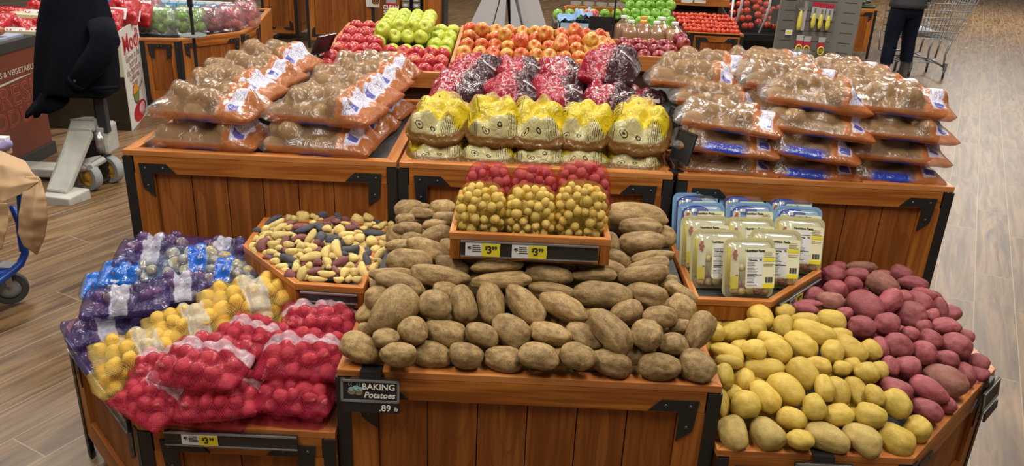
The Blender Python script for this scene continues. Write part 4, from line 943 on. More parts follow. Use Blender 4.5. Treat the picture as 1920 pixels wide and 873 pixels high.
nb(BN, 'clear bag with wide blue band, central on top of the blue row', 372, 480, .680, 20, GB, k=0, rx=6, s=1.04)
nb(BN, 'clear bag with blue label, left of the wide-banded one', 262, 498, .640, 18, GB, k=1, rx=6, s=1.0)
nb(BN, 'clear bag with blue label end, far left over the rim', 224, 520, .600, 18, GB, k=1, rx=8, s=.95)
nb(BN, 'clear bag with blue label, right end beside the fingerling tray', 425, 500, .665, 5, GB, k=0, rx=5, s=.95)
for lab, x, y, z, rz in (('bulk mesh bag of purple potatoes deep in the left bin, rear', -1.22, 2.62, .50, 5), ('bulk mesh bag of purple potatoes deep in the left bin, left', -1.27, 2.33, .50, 60)):
    PN_.add(lab, (x, y, z-.035), math.radians(rz), 0, 0, GP, 1.05)
for lab, x, y, rz, B, g in (('yellow mesh bag on the bin floor under the yellow row', -1.02, 2.1, 33, YN, GYE), ('red mesh bag on the bin floor under the rear red ones', -.62, 2.06, 0, RN, GR), ('red mesh bag on the bin floor in the middle of the left bin', -.80, 2.02, 10, RN, GR), ('yellow mesh bag on the bin floor near the tray pedestal', -.98, 2.4, 33, YN, GYE)):
    B.add(lab, (x, y, .468), math.radians(rz), 0, 0, g, .97)

# --- netted mini potatoes on the middle tray
def sack(name, label, cat, a, b, H, r, n, skin, net_m, seed, loc, group, lean=0.0, mesh=None, pw=3.0, film_name='net', knot=True, rz=0, inner=True, kx=0.0):
    R_ = random.Random(seed); root = thing(name, label, cat, loc, rz, group); off = Vector((seed, seed*.7, 0))
    def surf(th, ph, k=1.0):
        c, s_ = math.cos(ph), math.sin(ph); x = math.copysign(abs(math.cos(th)*c)**.55, math.cos(th)*c); y = math.copysign(abs(math.sin(th)*c)**.6, math.sin(th)*c); z = math.copysign(abs(s_)**.65, s_)
        q = 1+.07*mnoise.noise(Vector((x*1.7, y*1.7, z*1.7))+off)
        zz = H/2+z*H/2*k
        wd = 1-.10*max(0, z)-.02*z
        return Vector((x*a*q*k*wd, y*b*q*k*wd+lean*zz, zz))
    pts = []
    for _ in range(9000):
        if len(pts) >= n: break
        th = R_.uniform(0, 2*PI); ph = math.asin(R_.uniform(-.97, .97)); rr = r*R_.uniform(.80, 1.15)
        if math.sin(th) > .45 and R_.random() < .8: continue
        p = surf(th, ph, 1-rr/min(a, b, H/2)*R_.uniform(.85, 1.0))
        if all((p-q).length > (rr+s2)*.90 for q, s2 in pts): pts.append((p, rr))
    if inner:
        for _ in range(12): pts.append((surf(R_.uniform(0, 6.28), R_.uniform(-1.2, 1.2), .35), r*1.2))
    for p, rr in pts:
        put('potato' if 'potato' in name else 'apple', mesh[R_.randrange(len(mesh))], root, p, (R_.uniform(0, 6), R_.uniform(0, 6), R_.uniform(0, 6)), (rr*R_.uniform(1.0, 1.12), rr, rr), skin)
    m = MB(); nt_, np_ = 40, 22
    m.grid([[surf(2*PI*i/nt_, -PI/2+PI*j/np_, 1.0+.012) + Vector((0, 0, .0)) for j in range(np_+1)] for i in range(nt_+1)])
    put(film_name, m.mesh(film_name, net_m, True), root)
    if knot:
        m = MB(); k0 = surf(-PI/2+kx, .95, 1.0)
        m.tube([k0+Vector((0, .01, -.006)), k0, k0+Vector((.002, -.006, .007)), k0+Vector((.004, -.004, .016))], [.010, .0035, .0045, .008], 10)
        m.build('knot', net_m, root, smooth=True)
    return root
zt = .927
for lab, x, y, a_, h_, sd, kx in (('netted bag of mini yellow potatoes, leftmost on the middle tray', -.095, 2.215, .076, .155, 3, .2), ('netted bag of mini yellow potatoes, centre of the three', .053, 2.215, .076, .155, 5, -.2), ('netted bag of mini yellow potatoes, rightmost and tallest', .200, 2.22, .080, .170, 8, .3)):
    sack('netted_potato_bag', lab, 'bag of potatoes', a_*1.04, .066, h_*1.05, .0142, 90, None, F_NETY, sd, (x, y, zt), 'netted mini yellow potatoes on the middle tray', .05, M_MAR, kx=kx)
for lab, x, y, a_, h_, sd, kx in (('netted bag of mini red potatoes, behind the leftmost yellow one', -.082, 2.37, .078, .178, 13, 0), ('netted bag of mini red potatoes, behind the centre yellow one', .062, 2.37, .078, .178, 15, .1), ('netted bag of mini red potatoes, behind the right one and sticking out', .215, 2.375, .088, .195, 18, .2)):
    sack('netted_potato_bag', lab, 'bag of potatoes', a_, .064, h_, .0165, 64, MARBRED, F_NETR, sd, (x, y, zt), 'netted mini red potatoes behind the yellow ones', .05, M_MAR, kx=kx)

# --- plastic packs on the right tray
PKC = film('pack_clear_plastic', lambda nt, x, y, z, ob: ((.88, .90, .90), .07), .09, .08, 9, .12)
PKB = film('pack_blue_tint_plastic', lambda nt, x, y, z, ob: ((.30, .55, .85), .55), .10, .08, 9, .12)
PKY = film('pack_yellow_tint_plastic', lambda nt, x, y, z, ob: ((.78, .72, .40), .45), .10, .08, 9, .12)
PBLUE = plain('pack_royal_blue', (.02, .06, .42), .3); PYEL = plain('pack_yellow_print', (.80, .68, .03), .35, var=.02); PCRE = plain('pack_cream_label', (.80, .76, .50), .45, var=.03); PGRAY = plain('pack_small_print', (.40, .37, .20), .5); PRED = plain('pack_red_drawing', (.50, .10, .03), .5)
PLB = plain('pack_pale_blue_lid', (.40, .62, .82), .35)
def rrect(w, h, r, n=6):
    o = []
    for cx, cz, a0 in ((w/2-r, h/2-r, 0), (-w/2+r, h/2-r, PI/2), (-w/2+r, -h/2+r, PI), (w/2-r, -h/2+r, 1.5*PI)):
        for k in range(n+1): a = a0+PI/2*k/n; o.append((cx+r*math.cos(a), cz+r*math.sin(a)))
    return o
def make_pack(blue):
    W_, H_ = .172, .195; root = thing('potato_pack', '-', 'pack of potatoes')
    def ring(w, h, r, y): return [Vector((x, y, z+H_/2)) for x, z in rrect(w, h, r)]
    def loft(rs, close_end=True):
        m = MB(); n = len(rs[0])
        m.add([p for r_ in rs for p in r_], [(i*n+k, i*n+(k+1) % n, (i+1)*n+(k+1) % n, (i+1)*n+k) for i in range(len(rs)-1) for k in range(n)] + ([tuple(range((len(rs)-1)*n, len(rs)*n))] if close_end else [])); return m
    loft([ring(W_, H_, .026, .0), ring(W_, H_, .026, -.003), ring(W_-.018, H_-.018, .022, -.003), ring(W_-.018, H_-.018, .022, 0), ring(W_, H_, .026, 0)], False).build('flange', PKB if blue else PKY, root, smooth=False)
    loft([ring(W_-.018, H_-.018, .022, -.002), ring(W_-.022, H_-.022, .024, -.012), ring(W_-.032, H_-.032, .026, -.034), ring(W_-.050, H_-.050, .022, -.043)]).build('clear_shell', PKC, root, smooth=True)
    loft([ring(W_-.004, H_-.004, .024, .0035), ring(W_-.004, H_-.004, .024, .0015)]).build('lid_film', PLB if blue else plain('pack_lid_cream', (.78, .74, .48), .4), root)
    MB().box(-.070, -.040, -.002, .0012, .04, H_-.03).build('lid_print', PYEL if not blue else PBLUE, root).hide_render = False
    m = MB(); m.prism([(x*.5-.045, z) for x, z in rrect(.055, .13, .012)], 0, .0006, Matrix.Translation((-.012, -.030, H_/2+.005)) @ Matrix.Rotation(PI/2, 4, 'X')); m.build('side_print', PCRE, root)
    MB().box(-.070, -.045, -.0345, -.0335, .035, .075).build('yellow_block', PYEL, root)
    m = MB()
    for q in ((-.058, .155, .006), (-.062, .147, .005), (-.055, .143, .006), (-.060, .136, .005), (-.056, .130, .004)): m.lathe([(0, 0), (q[2], 0), (q[2]*.7, .0012)], 10, Matrix.Translation((q[0], -.0345, q[1])) @ Matrix.Rotation(PI/2, 4, 'X'))
    m.build('potato_drawing', PRED, root)
    if blue:
        m = MB(); m.lathe([(0, 0), (.045, 0), (.045, .001)], 28, Matrix.Translation((-.028, -.0300, H_-.027)) @ Matrix.Rotation(PI/2, 4, 'X') @ Matrix.Scale(.36, 4, (0, 1, 0))); m.build('blue_oval', PBLUE, root)
        m = MB().box(-.046, -.026, -.0318, -.0312, H_-.032, H_-.022); m.build('white_mark', TAGW, root)
    # label card
    lx, lz = .022, .102; lw, lh = .096, .128
    m = MB(); m.prism(rrect(lw, lh, .008), 0, .0008, Matrix.Translation((lx, -.0445, lz)) @ Matrix.Rotation(PI/2, 4, 'X')); card = m.build('label_card', PCRE, root)
    MB().box(lx-lw/2+.004, lx+.006, -.0462, -.0453, lz-lh/2+.004, lz+lh/2-.014).build('facts_panel', TAGW, card)
    MB().box(lx+.009, lx+lw/2-.002, -.0462, -.0453, lz+.022, lz+.032).build('yellow_band', PYEL, card); MB().box(lx+.009, lx+lw/2-.001, -.0462, -.0453, lz-lh/2+.001, lz-lh/2+.014).build('yellow_band', PYEL, card)
    text('facts_heading', 'Nutrition Facts', .0105, INK, card, (lx-.02, -.0464, lz+lh/2-.008), offset=.0003)
    text('calories_text', 'Calories   70', .0085, INK, card, (lx-.019, -.0466, lz+.026), offset=.0002)
    m = MB(); R_ = random.Random(4)
    m.box(lx-.043, lx+.005, -.0467, -.0462, lz+.033, lz+.0345).box(lx-.043, lx+.005, -.0467, -.0462, lz-.022, lz-.020)
    for k in range(17):
        z = lz+.018-k*.0046
        if abs(z-(lz-.021)) > .002: m.box(lx-.043, lx-.043+R_.uniform(.02, .034), -.0466, -.0462, z, z+.0011)
    for k in range(11): m.box(lx+.018+k*.0022, lx+.018+k*.0022+R_.choice((.0007, .0013)), -.0466, -.0455, lz-lh/2+.018, lz-lh/2+.036)
    m.build('small_print', INK, card)
    m = MB()
    for k in range(9):
        z = lz+.052-k*.0055
        if not (.018 < z-lz < .034): m.box(lx+.010, lx+.010+R_.uniform(.024, .034), -.0466, -.0455, z, z+.0018)
    m.build('brown_print', PGRAY, card)
    spots = [(-.055, .026), (-.028, .024), (-.002, .025), (.025, .024), (.052, .027), (-.042, .048), (-.014, .049), (.04, .05), (.060, .055), (-.05, .075), (.058, .082), (-.03, .10)]
    for j, (x, z) in enumerate(spots):
        put('potato', M_MAR[j % 4], root, (x, -.019, z), (j, j*2, j*.7), (.0140, .0130, .0130), (None, MARBRED)[1 if j in (3, 5, 9) else 0])
    return root
pk = {0: make_pack(0), 1: make_pack(1)}; used = {0: False, 1: False}
for bl, px, py, lab, rz in ((0, 1402, 560, 'yellow-tinted plastic potato pack, frontmost, label fully visible', 4), (0, 1340, 542, 'yellow-tinted plastic potato pack, left of the frontmost one', 3), (0, 1448, 541, 'yellow-tinted plastic potato pack, right behind the frontmost one', -2),
    (0, 1319, 512, 'yellow-tinted plastic potato pack, left in the third row', 2), (0, 1402, 514, 'yellow-tinted plastic potato pack, middle in the third row', 2), (0, 1492, 513, 'yellow-tinted plastic potato pack, far right with dark potatoes below', -6),
    (1, 1312, 482, 'blue-topped plastic potato pack, front left of the blue ones', 3), (1, 1402, 482, 'blue-topped plastic potato pack, front middle of the blue ones', 2), (1, 1490, 489, 'blue-topped plastic potato pack, front right of the blue ones', -4),
    (1, 1301, 461, 'blue-topped plastic potato pack, rear left of all', 3), (1, 1388, 461, 'blue-topped plastic potato pack, rear middle of all', 2), (1, 1474, 466, 'blue-topped plastic potato pack, rear right of all', -3)):
    o = pk[bl] if not used[bl] else copy_tree(pk[bl]); used[bl] = True
    p = at(px, py, .702); o.location = (p.x, p.y+.01, .702); o.rotation_euler = (-math.radians(17), 0, math.radians(rz+2)); o['label'] = lab; o['group'] = 'plastic potato packs on the right tray'
# ------------------------------------------------------------------ apples behind
def apple_mesh(name, m, seed, tall=.9):
    r = random.Random(seed); off = Vector((seed, 2*seed, 0)); prof = []
    bm = bmesh.new(); bmesh.ops.create_uvsphere(bm, u_segments=20, v_segments=14, radius=1)
    for v in bm.verts:
        p = v.co.copy(); rr = math.hypot(p.x, p.y); a = math.atan2(p.y, p.x)
        top = math.exp(-(rr/.34)**2)
        if p.z > 0: p.z -= .42*top
        else: p.z += .26*math.exp(-(rr/.26)**2); p.x *= 1-.10*abs(p.z); p.y *= 1-.10*abs(p.z)
        k = 1+.04*mnoise.noise(v.co*1.2+off)+.015*math.cos(5*a)*(1 if p.z < 0 else .3)
        v.co = Vector((p.x*k, p.y*k, p.z*tall*k))
    me = bpy.data.meshes.new(name); bm.to_mesh(me); bm.free(); me.materials.append(m); me.polygons.foreach_set('use_smooth', [True]*len(me.polygons)); return me
STEMM = plain('stem_brown', (.10, .055, .02), .7); STICK = plain('fruit_sticker', (.75, .72, .70), .4)
STEM = MB().tube([(0, 0, .45), (.03, 0, .75), (.12, .02, 1.02)], [.04, .035, .055], 6).mesh('stem', STEMM, True)
STK = MB().lathe([(0, .012), (.22, 0)], 12).mesh('sticker', STICK)
AP = [apple_mesh('apple', A_GALA, i) for i in range(4)]
def apple_tray(cornerpx, z0, depth, rise, m, label, x0=None, x1=None):
    """tilted oak tray: front edge at Y0 from x0 to x1"""
    Y0 = cornerpx; root = thing('apple_tray', label, 'display tray', ((x0+x1)/2, Y0, z0))
    w_ = (x1-x0)/2; a = math.atan2(rise, depth); Ls = math.hypot(rise, depth); R_ = Matrix.Rotation(a, 4, 'X')
    MB().box(-w_, w_, 0, Ls, -.05, -.045, R_).build('deck', MAT, root)
    def part(nm, *b): MB().box(*b, R_).build(nm, WTOP, root, bevel=.002)
    part('front_rail', -w_-.02, w_+.02, -.02, 0, -.07, .012); part('side_rail', -w_-.02, -w_, 0, Ls, -.07, .012); part('side_rail', w_, w_+.02, 0, Ls, -.07, .012); part('back_rail', -w_-.02, w_+.02, Ls, Ls+.02, -.07, .012)
    zb_ = ZK-.11-z0
    MB().prism([(0, zb_), (depth-.03, zb_), (depth-.03, rise-.075), (0, -.072)], -w_+.005, w_-.005, Matrix(((0, 0, 1, 0), (1, 0, 0, .02), (0, 1, 0, 0), (0, 0, 0, 1)))).build('base_box', DARKW, root)
    return root, R_, w_, Ls
def fruit(me, name, label, loc, r, group, mm, k, stem=.3, stick=.12, rx=None):
    R_ = random.Random(k); o = put(name, me, None, loc, (R_.uniform(.9, 1.9) if rx is None else R_.uniform(*rx), R_.uniform(-.4, .4), R_.uniform(-.5, .5)), (r, r, r), mm)
    tag(o, label, 'fruit' if name != 'tomato' else 'tomato', group)
    if R_.random() < stem: put('stem', STEM, o)
    if R_.random() < stick:
        d = Vector((R_.uniform(-.6, .6), -.3, .0)); s_ = put('sticker', STK, o, (0, 0, 0))
        v = Vector((R_.uniform(-.8, .8), R_.uniform(-.8, .8), -.1)).normalized(); s_.matrix_local = Matrix.Translation(v*.97) @ v.to_track_quat('Z', 'Y').to_matrix().to_4x4()
    return o
# wide middle tray of red-orange apples
tC, RC, wC, lC = apple_tray(4.12, 1.085, .72, .075, None, 'wide tilted oak tray of red and orange striped apples, behind the maroon bags', -.335, .50)
k = 0
for i in range(9):
    for j in range(11):
        r = .041; x = -wC+.042+j*(2*wC-.084)/10+(.0 if i % 2 == 0 else .0)+rnd.uniform(-.006, .006); s_ = .045+i*.083; zz = -.045+r+(.022 if i % 2 else 0)+rnd.uniform(-.003, .004)
        if s_ > lC-.03: continue
        p = RC @ Vector((x, s_, zz)); k += 1
        fruit(AP[k % 4], 'apple', 'red-orange striped apple, %s from left, %s of the wide middle tray' % (ORD[j+1], 'front row' if i == 0 else ORD[i+1]+' row'), tC.location+p, r*rnd.uniform(.95, 1.06), 'striped apples in the wide middle tray', A_GALA, k)
for q, (x, s_) in enumerate(((-.30, .42), (-.17, .33), (.05, .40), (.22, .50), (.30, .30), (.13, .17), (-.08, .2))):
    p = RC @ Vector((x, s_, .075)); fruit(AP[q % 4], 'apple', 'striped apple of the top layer, %s from left on the wide middle tray' % ORD[sorted([-.30, -.17, .05, .22, .30, .13, -.08]).index(x)+1], tC.location+p, .041, 'top layer apples on the wide middle tray', A_GALA, 500+q)
# left tray: red in front, yellow-green behind
tL, RL, wL, lL = apple_tray(3.98, 1.055, .92, .085, None, 'tilted oak tray at the left with red apples in front of yellow-green ones', -1.02, -.36)
for i in range(10):
    for j in range(9):
        x = -wL+.045+j*(2*wL-.09)/8+rnd.uniform(-.006, .006); s_ = .045+i*.088; r = .042
        if s_ > lL-.03: continue
        gold = i >= 4 and j >= 3
        hump = .045 if (i in (5, 6, 7, 8) and 3 <= j <= 6) or (i in (2, 3, 4) and j == 3) else 0
        p = RL @ Vector((x, s_, -.045+r+(.015 if i % 2 else 0)+hump)); k += 1
        fruit(AP[k % 4], 'apple', '%s apple, %s from left, %s row of the left tray' % ('yellow-green' if gold else 'red', ORD[j+1], ORD[i+1] if i else 'front'), tL.location+p, r, '%s apples in the left tray' % ('yellow-green' if gold else 'red'), A_LIME if gold else A_RED, k)
        if hump and gold:
            p = RL @ Vector((x+.02, s_+.03, -.045+r+hump+.062)); fruit(AP[k % 4], 'apple', 'yellow-green apple on the upper layer, %s from left, %s row of the left tray' % (ORD[j+1], ORD[i+1]), tL.location+p, r, 'upper layer of yellow-green apples', A_LIME, k+700, stem=.5)
for lab, x, y, rz in (('black sign holder at the left end of the left apple tray', -1.02, 4.06, 68), ('black sign holder above the red apples, seen edge-on', -.62, 4.55, 70)):
    stem_sign((x, y, 1.10), .15, .11, math.radians(rz), .5, lab, .02)
# right tray: dark red
tR, RR_, wR, lR = apple_tray(4.36, 1.115, .44, .015, None, 'tilted oak tray of dark red apples beside the right russet bags', .545, .96)
for i in range(7):
    for j in range(5):
        x = -wR+.045+j*(2*wR-.09)/4+rnd.uniform(-.005, .005); s_ = .045+i*.083; r = .041
        if s_ > lR-.02: continue
        hump = .045 if j >= 4 and i >= 2 else 0
        p = RR_ @ Vector((x, s_, -.045+r+(.015 if i % 2 else 0)+hump)); k += 1
        fruit(AP[k % 4], 'apple', 'dark red apple, %s from left, %s row of the right tray' % (ORD[j+1], ORD[i+1] if i else 'front'), tR.location+p, r, 'dark red apples in the right tray', A_DARK, k, stick=.2)

# ------------------------------------------------------------------ table behind: juice jugs, green apples, blue paper, black sign
tb = bin_poly('display_table', 'oak display table behind the apple trays carrying juice jugs and green apples', 'display table', [(.30, 6.15), (1.34, 6.15), (1.34, 7.6), (.30, 7.6)], .85, (0, 1, 3), deck=.84)
JUG = film('jug_plastic', lambda nt, x, y, z, ob: ((.55, .36, .22), .16), .05, .12, 6, .05); CIDER = plain('cider', (.40, .22, .12), .3, var=.05); CIDER2 = plain('pale_cider', (.55, .36, .16), .3, var=.05)
CAPW = plain('cap_white', (.8, .8, .78), .4); CAPO = plain('cap_orange', (.80, .32, .02), .4)
def jug(x, y, z, h, label, cap, juice, s=1.0):
    o = thing('juice_jug', label, 'juice jug', (x, y, z), group='juice jugs behind the dark red apples')
    a = .062*s
    def sq(w_, zz): return [Vector((px_, pz_, zz)) for px_, pz_ in rrect(w_*2, w_*2, w_*.55, 4)]
    def lf(rs):
        m = MB(); n = len(rs[0]); m.add([p for r_ in rs for p in r_], [(i*n+q, i*n+(q+1) % n, (i+1)*n+(q+1) % n, (i+1)*n+q) for i in range(len(rs)-1) for q in range(n)]+[tuple(range(n))[::-1], tuple(range((len(rs)-1)*n, len(rs)*n))]); return m
    lf([sq(a*.95, 0), sq(a, .01), sq(a, h*.60), sq(a*.9, h*.70), sq(a*.5, h*.83), sq(a*.32, h*.88), sq(a*.32, h*.93)]).build('bottle', JUG, o, smooth=True)
    lf([sq(a*.90, .004), sq(a*.94, .012), sq(a*.94, h*.56), sq(a*.84, h*.66), sq(a*.6, h*.74)]).build('juice', juice, o, smooth=True)
    MB().lathe([(0, h*.925), (a*.40, h*.925), (a*.40, h*.99), (a*.36, h), (0, h)], 16).build('cap', cap, o, smooth=False)
    MB().box(-a*.25, a*.25, -a-.001, -a, h*.08, h*.3).build('label', TAGW, o); return o
zj = .842
for x_, py_, lab, cap, ju in ((1180, 82, 'juice jug with white cap, front row, far left', CAPW, CIDER), (1203, 80, 'juice jug with orange cap in the front row, second', CAPO, CIDER), (1228, 80, 'juice jug with white cap, front row, third', CAPW, CIDER), (1262, 78, 'paler juice jug with white cap, front row, far right', CAPW, CIDER2)):
    p = aty(x_, py_, 6.32); jug(p.x, 6.32, zj, .225, lab, cap, ju, 1.12)
for x_, lab, cap, ju in ((1168, 'juice jug with white cap, rear row, left', CAPW, CIDER), (1205, 'juice jug with orange cap, rear row, middle', CAPO, CIDER), (1240, 'paler juice jug with a white cap, rear row, right', CAPW, CIDER2)):
    p = aty(x_, 60, 6.50); jug(p.x, 6.50, zj, .235, lab, cap, ju, 1.12)
# crate of green apples
st = thing('stepped_shelf', 'dark oak stepped shelf holding green apples behind the juice jugs', 'shelf', (.85, 7.05, .84))
sa, sb_ = aty(1062, 14, 6.93).x-.85, aty(1168, 14, 6.93).x-.85
MB().box(sa-.10, sb_, -.28, .30, 0, .115).build('step', DARKW, st)
MB().prism([(-.25, 0), (.45, 0), (.45, .24), (.12, .22)], sb_+.01, sb_+.46, Matrix(((0, 0, 1, 0), (1, 0, 0, 0), (0, 1, 0, 0), (0, 0, 0, 1)))).build('sloping_step', DARKW, st)
MB().box(sa, sb_, -.10, .28, .18, .20).build('shelf_board', WX, st, bevel=.003); MB().box(sa, sb_, -.12, -.10, .17, .245).build('shelf_rail', WX, st, bevel=.003)
MB().box(sa, sa+.03, .2, .28, 0, .18).build('upright', WZ, st); MB().box(sb_-.03, sb_, .2, .28, 0, .18).build('upright', WZ, st)
k = 900
for i in range(5):
    for j in range(5):
        p = aty(1172+j*19+(9 if i % 2 else 0), 56-i*15, 6.86+.07*i); k += 1
        fruit(AP[k % 4], 'apple', 'bright green apple, %s from left, %s row up behind the juice jugs' % (ORD[j+1], ORD[i+1]), p, .048, 'green apples behind the juice jugs', A_GREEN, k, stem=.3, stick=0)
for j in range(6):
    p = aty(1046+j*22, 27, 6.85); k += 1; fruit(AP[k % 4], 'apple', 'green apple under the shelf board, %s from left' % ORD[j+1], p, .045, 'green apples under the shelf board', A_GREEN, k, stem=0, stick=0)
JAR = plain('dried_fruit_brown', (.20, .10, .04), .5); TUB = film('tub_clear', lambda nt, x, y, z, ob: ((.7, .7, .68), .25), .1, .1, 6, .05)
for j in range(4):
    p = aty(1080+j*24, 4, 6.98); o = thing('nut_tub', 'small clear tub of brown dried fruit, %s from left on the shelf board' % ORD[j+1], 'tub', (p.x, 6.98, 1.041), group='clear tubs on the shelf board')
    MB().lathe([(0, 0), (.04, 0), (.046, .07), (.046, .075), (0, .075)], 16).build('tub', TUB, o, smooth=False); MB().lathe([(0, .004), (.037, .004), (.042, .055), (0, .06)], 12).build('dried_fruit', JAR, o)
# blue paper lined box
BLUP = plain('blue_tissue_paper', (.25, .42, .62), .7, var=.2, scale=5)
p = at(1080, 62, .93); bx = thing('blue_lined_box', 'open produce box lined with crumpled pale blue paper, left of the black sign', 'box', (.46, 6.42, .842))
MB().box(-.17, .17, -.12, .12, 0, .012).box(-.17, .17, -.12, -.11, 0, .185).box(-.17, .17, .11, .12, 0, .185).box(-.17, -.16, -.12, .12, 0, .185).box(.16, .17, -.12, .12, 0, .185).build('tray', plain('blue_box', (.35, .48, .60), .6), bx)
R_ = random.Random(3); m = MB()
m.grid([[Vector((x, y, .20+.05*mnoise.noise(Vector((x*13, y*13, 1)))+.04*mnoise.noise(Vector((x*34, y*34, 5)))+(.05 if abs(x-.02) < .06 else 0))) for y in np.linspace(-.13, .13, 22)] for x in np.linspace(-.18, .17, 28)])
m.build('crumpled_paper', BLUP, bx, solid=.001)
for j, (x, y) in enumerate(((.08, -.02), (.11, .04), (.05, .05))):
    fruit(AP[j], 'apple', 'brownish fruit in the blue paper box, %s' % ('front', 'right', 'left')[j], Vector((.46+x, 6.42+y, .842+.24)), .035, 'fruit in the blue paper box', A_PINK, k+j, stem=0, stick=0)
o = thing('sign_stand', 'plain black card on a thin stand before the blue paper box', 'sign stand', (.545, 5.30, 1.30))
q = aty(1128, 57, 5.35); q2 = aty(1105, 30, 5.35); q3 = aty(1149, 30, 5.35)
o.location = (q.x, 5.35, ZK-.1); MB().box(q2.x-q.x, q3.x-q.x, -.003, .003, q.z-o.location.z, q2.z-o.location.z).build('card', BLK, o)
MB().tube([(q3.x-q.x+.01, 0, 0), (q3.x-q.x+.01, 0, q2.z+.16-o.location.z)], .006, 8).build('rod', BLK, o); MB().box(q3.x-q.x-.03, q3.x-q.x+.05, -.04, .04, 0, .012).build('foot', BLK, o)

# ------------------------------------------------------------------ tomato bin and refrigerated case
a0, a1 = at(1262, 92, 0), at(1362, 98, 0); yt = 8.3
tbn = bin_poly('display_bin', 'oak bin heaped with red plum tomatoes, behind the green apples', 'display bin', [(1.38, yt+.25), (1.72, yt), (2.26, yt), (2.26, yt+1.0), (1.38, yt+1.0)], .73, (0, 1, 2), deck=.70)
TM = pot_mesh('tomato', A_TOM, 77, sub=2, amp=.05, eyes=0, blunt=.92); k = 0
for i in range(5):
    for j in range(13):
        x = 1.68+j*.047+(.02 if i % 2 else 0)-(.02*i); y = yt+.06+i*.085
        if x > 2.22: continue
        o = put('tomato', TM, None, (x, y, .745+i*.026+rnd.uniform(-.004, .006)), (rnd.uniform(0, 6), rnd.uniform(-.5, .5), rnd.uniform(0, 3)), (.036, .027, .027)); tag(o, 'plum tomato, %s from left, %s of the tomato bin' % (ORD[j+1], 'front row' if i == 0 else ORD[i+1]+' row'), 'tomato', 'plum tomatoes in the oak bin')
MB().prism([(0, 0), (.9, 0), (.9, .20), (0, .02)], -.42, .42, Matrix(((0, 0, 1, 0), (1, 0, 0, -.45), (0, 1, 0, .70), (0, 0, 0, 1)))).build('sloping_base', DARKW, tbn)
sh = thing('upper_shelf', 'oak upper shelf with price tags above the tomato bin', 'shelf', (1.80, yt+.62, 0))
MB().box(-.50, .42, -.02, .02, .925, 1.0).build('shelf_rail', WX, sh, bevel=.003); MB().box(-.50, .42, 0, .36, .95, .98).build('shelf_board', WX, sh); MB().box(-.48, .40, .32, .36, .9, 1.05).build('back_board', WPN, sh)
for q in (0, 1): MB().box(-.10+q*.14, .02+q*.14, -.026, -.02, .955, .985).build('price_card', TAGW, sh)
for q in (-.48, .38): MB().box(q, q+.03, .34, .37, .735, .95).build('upright', WZ, sh)
GLASS = film('case_glass', lambda nt, x, y, z, ob: ((.6, .65, .65), .06), .10, .04, 2, .02); RIMW = plain('case_rim_white', (.62, .64, .66), .3); CBLK = plain('case_black', (.012, .012, .014), .35)
yc = 8.9; cs = thing('refrigerated_case', 'black refrigerated display case with curved glass end showing tomatoes', 'display case', (aty(1381, 40, 8.9).x, yc, .17))
MB().box(0, 1.22, .12, .9, -.17, .42).build('base', CBLK, cs, bevel=.02); MB().box(0, 1.22, -.06, .9, .42, .50).build('bumper', CBLK, cs, bevel=.01)
for q in range(4): MB().box(.28, .9, .105, .12, .14+q*.06, .165+q*.06).build('vent_slot', plain('vent_dark', (.05, .05, .055), .4), cs)
MB().box(0, 1.22, .7, .9, .5, 1.3).build('back_panel', CBLK, cs)
prof = [(-.10, .98), (-.10, .80), (-.02, .66), (.12, .50), (.26, .42)]
MB().tube([(.0, y, z) for y, z in prof]+[(.0, .26, .95)], .013, 8).tube([(.28, y-.06, z) for y, z in prof], .012, 8).build('glass_edge', RIMW, cs, smooth=True)
MB().grid([[(x, y-.03*x, z) for x in (.0, .28)] for y, z in prof]).build('end_glass', GLASS, cs, smooth=True)
MB().box(0.3, 1.2, -.04, -.03, .60, .98).build('front_glass', GLASS, cs); MB().box(0.3, 1.2, -.045, -.025, .98, .995).build('glass_rail', RIMW, cs)
MB().box(.36, .56, -.02, -.015, .60, .76).build('screen_card', plain('screen_purple_black', (.06, .02, .03), .3), cs)
for q in (0, 1): MB().box(.58+q*.26, .70+q*.26, -.05, -.045, .58, .70).build('price_card', TAGW, cs)
k = 0
for i in range(4):
    for j in range(20):
        x = .04+j*.08+rnd.uniform(-.015, .015); y = .12+i*.12; z = .53+i*.065+.03*math.sin(j*.9)+(.06 if 2 < j < 6 else 0); k += 1
        if x > 1.15: continue
        o = put('tomato', TM, None, cs.location+Vector((x, y, z)), (rnd.uniform(0, 6), 0, rnd.uniform(0, 3)), (.042, .040, .038), A_TOM); tag(o, 'red tomato in the glass case, %s from left, %s row' % (ORD[j+1], ORD[i+1]), 'tomato', 'tomatoes in the glass case')

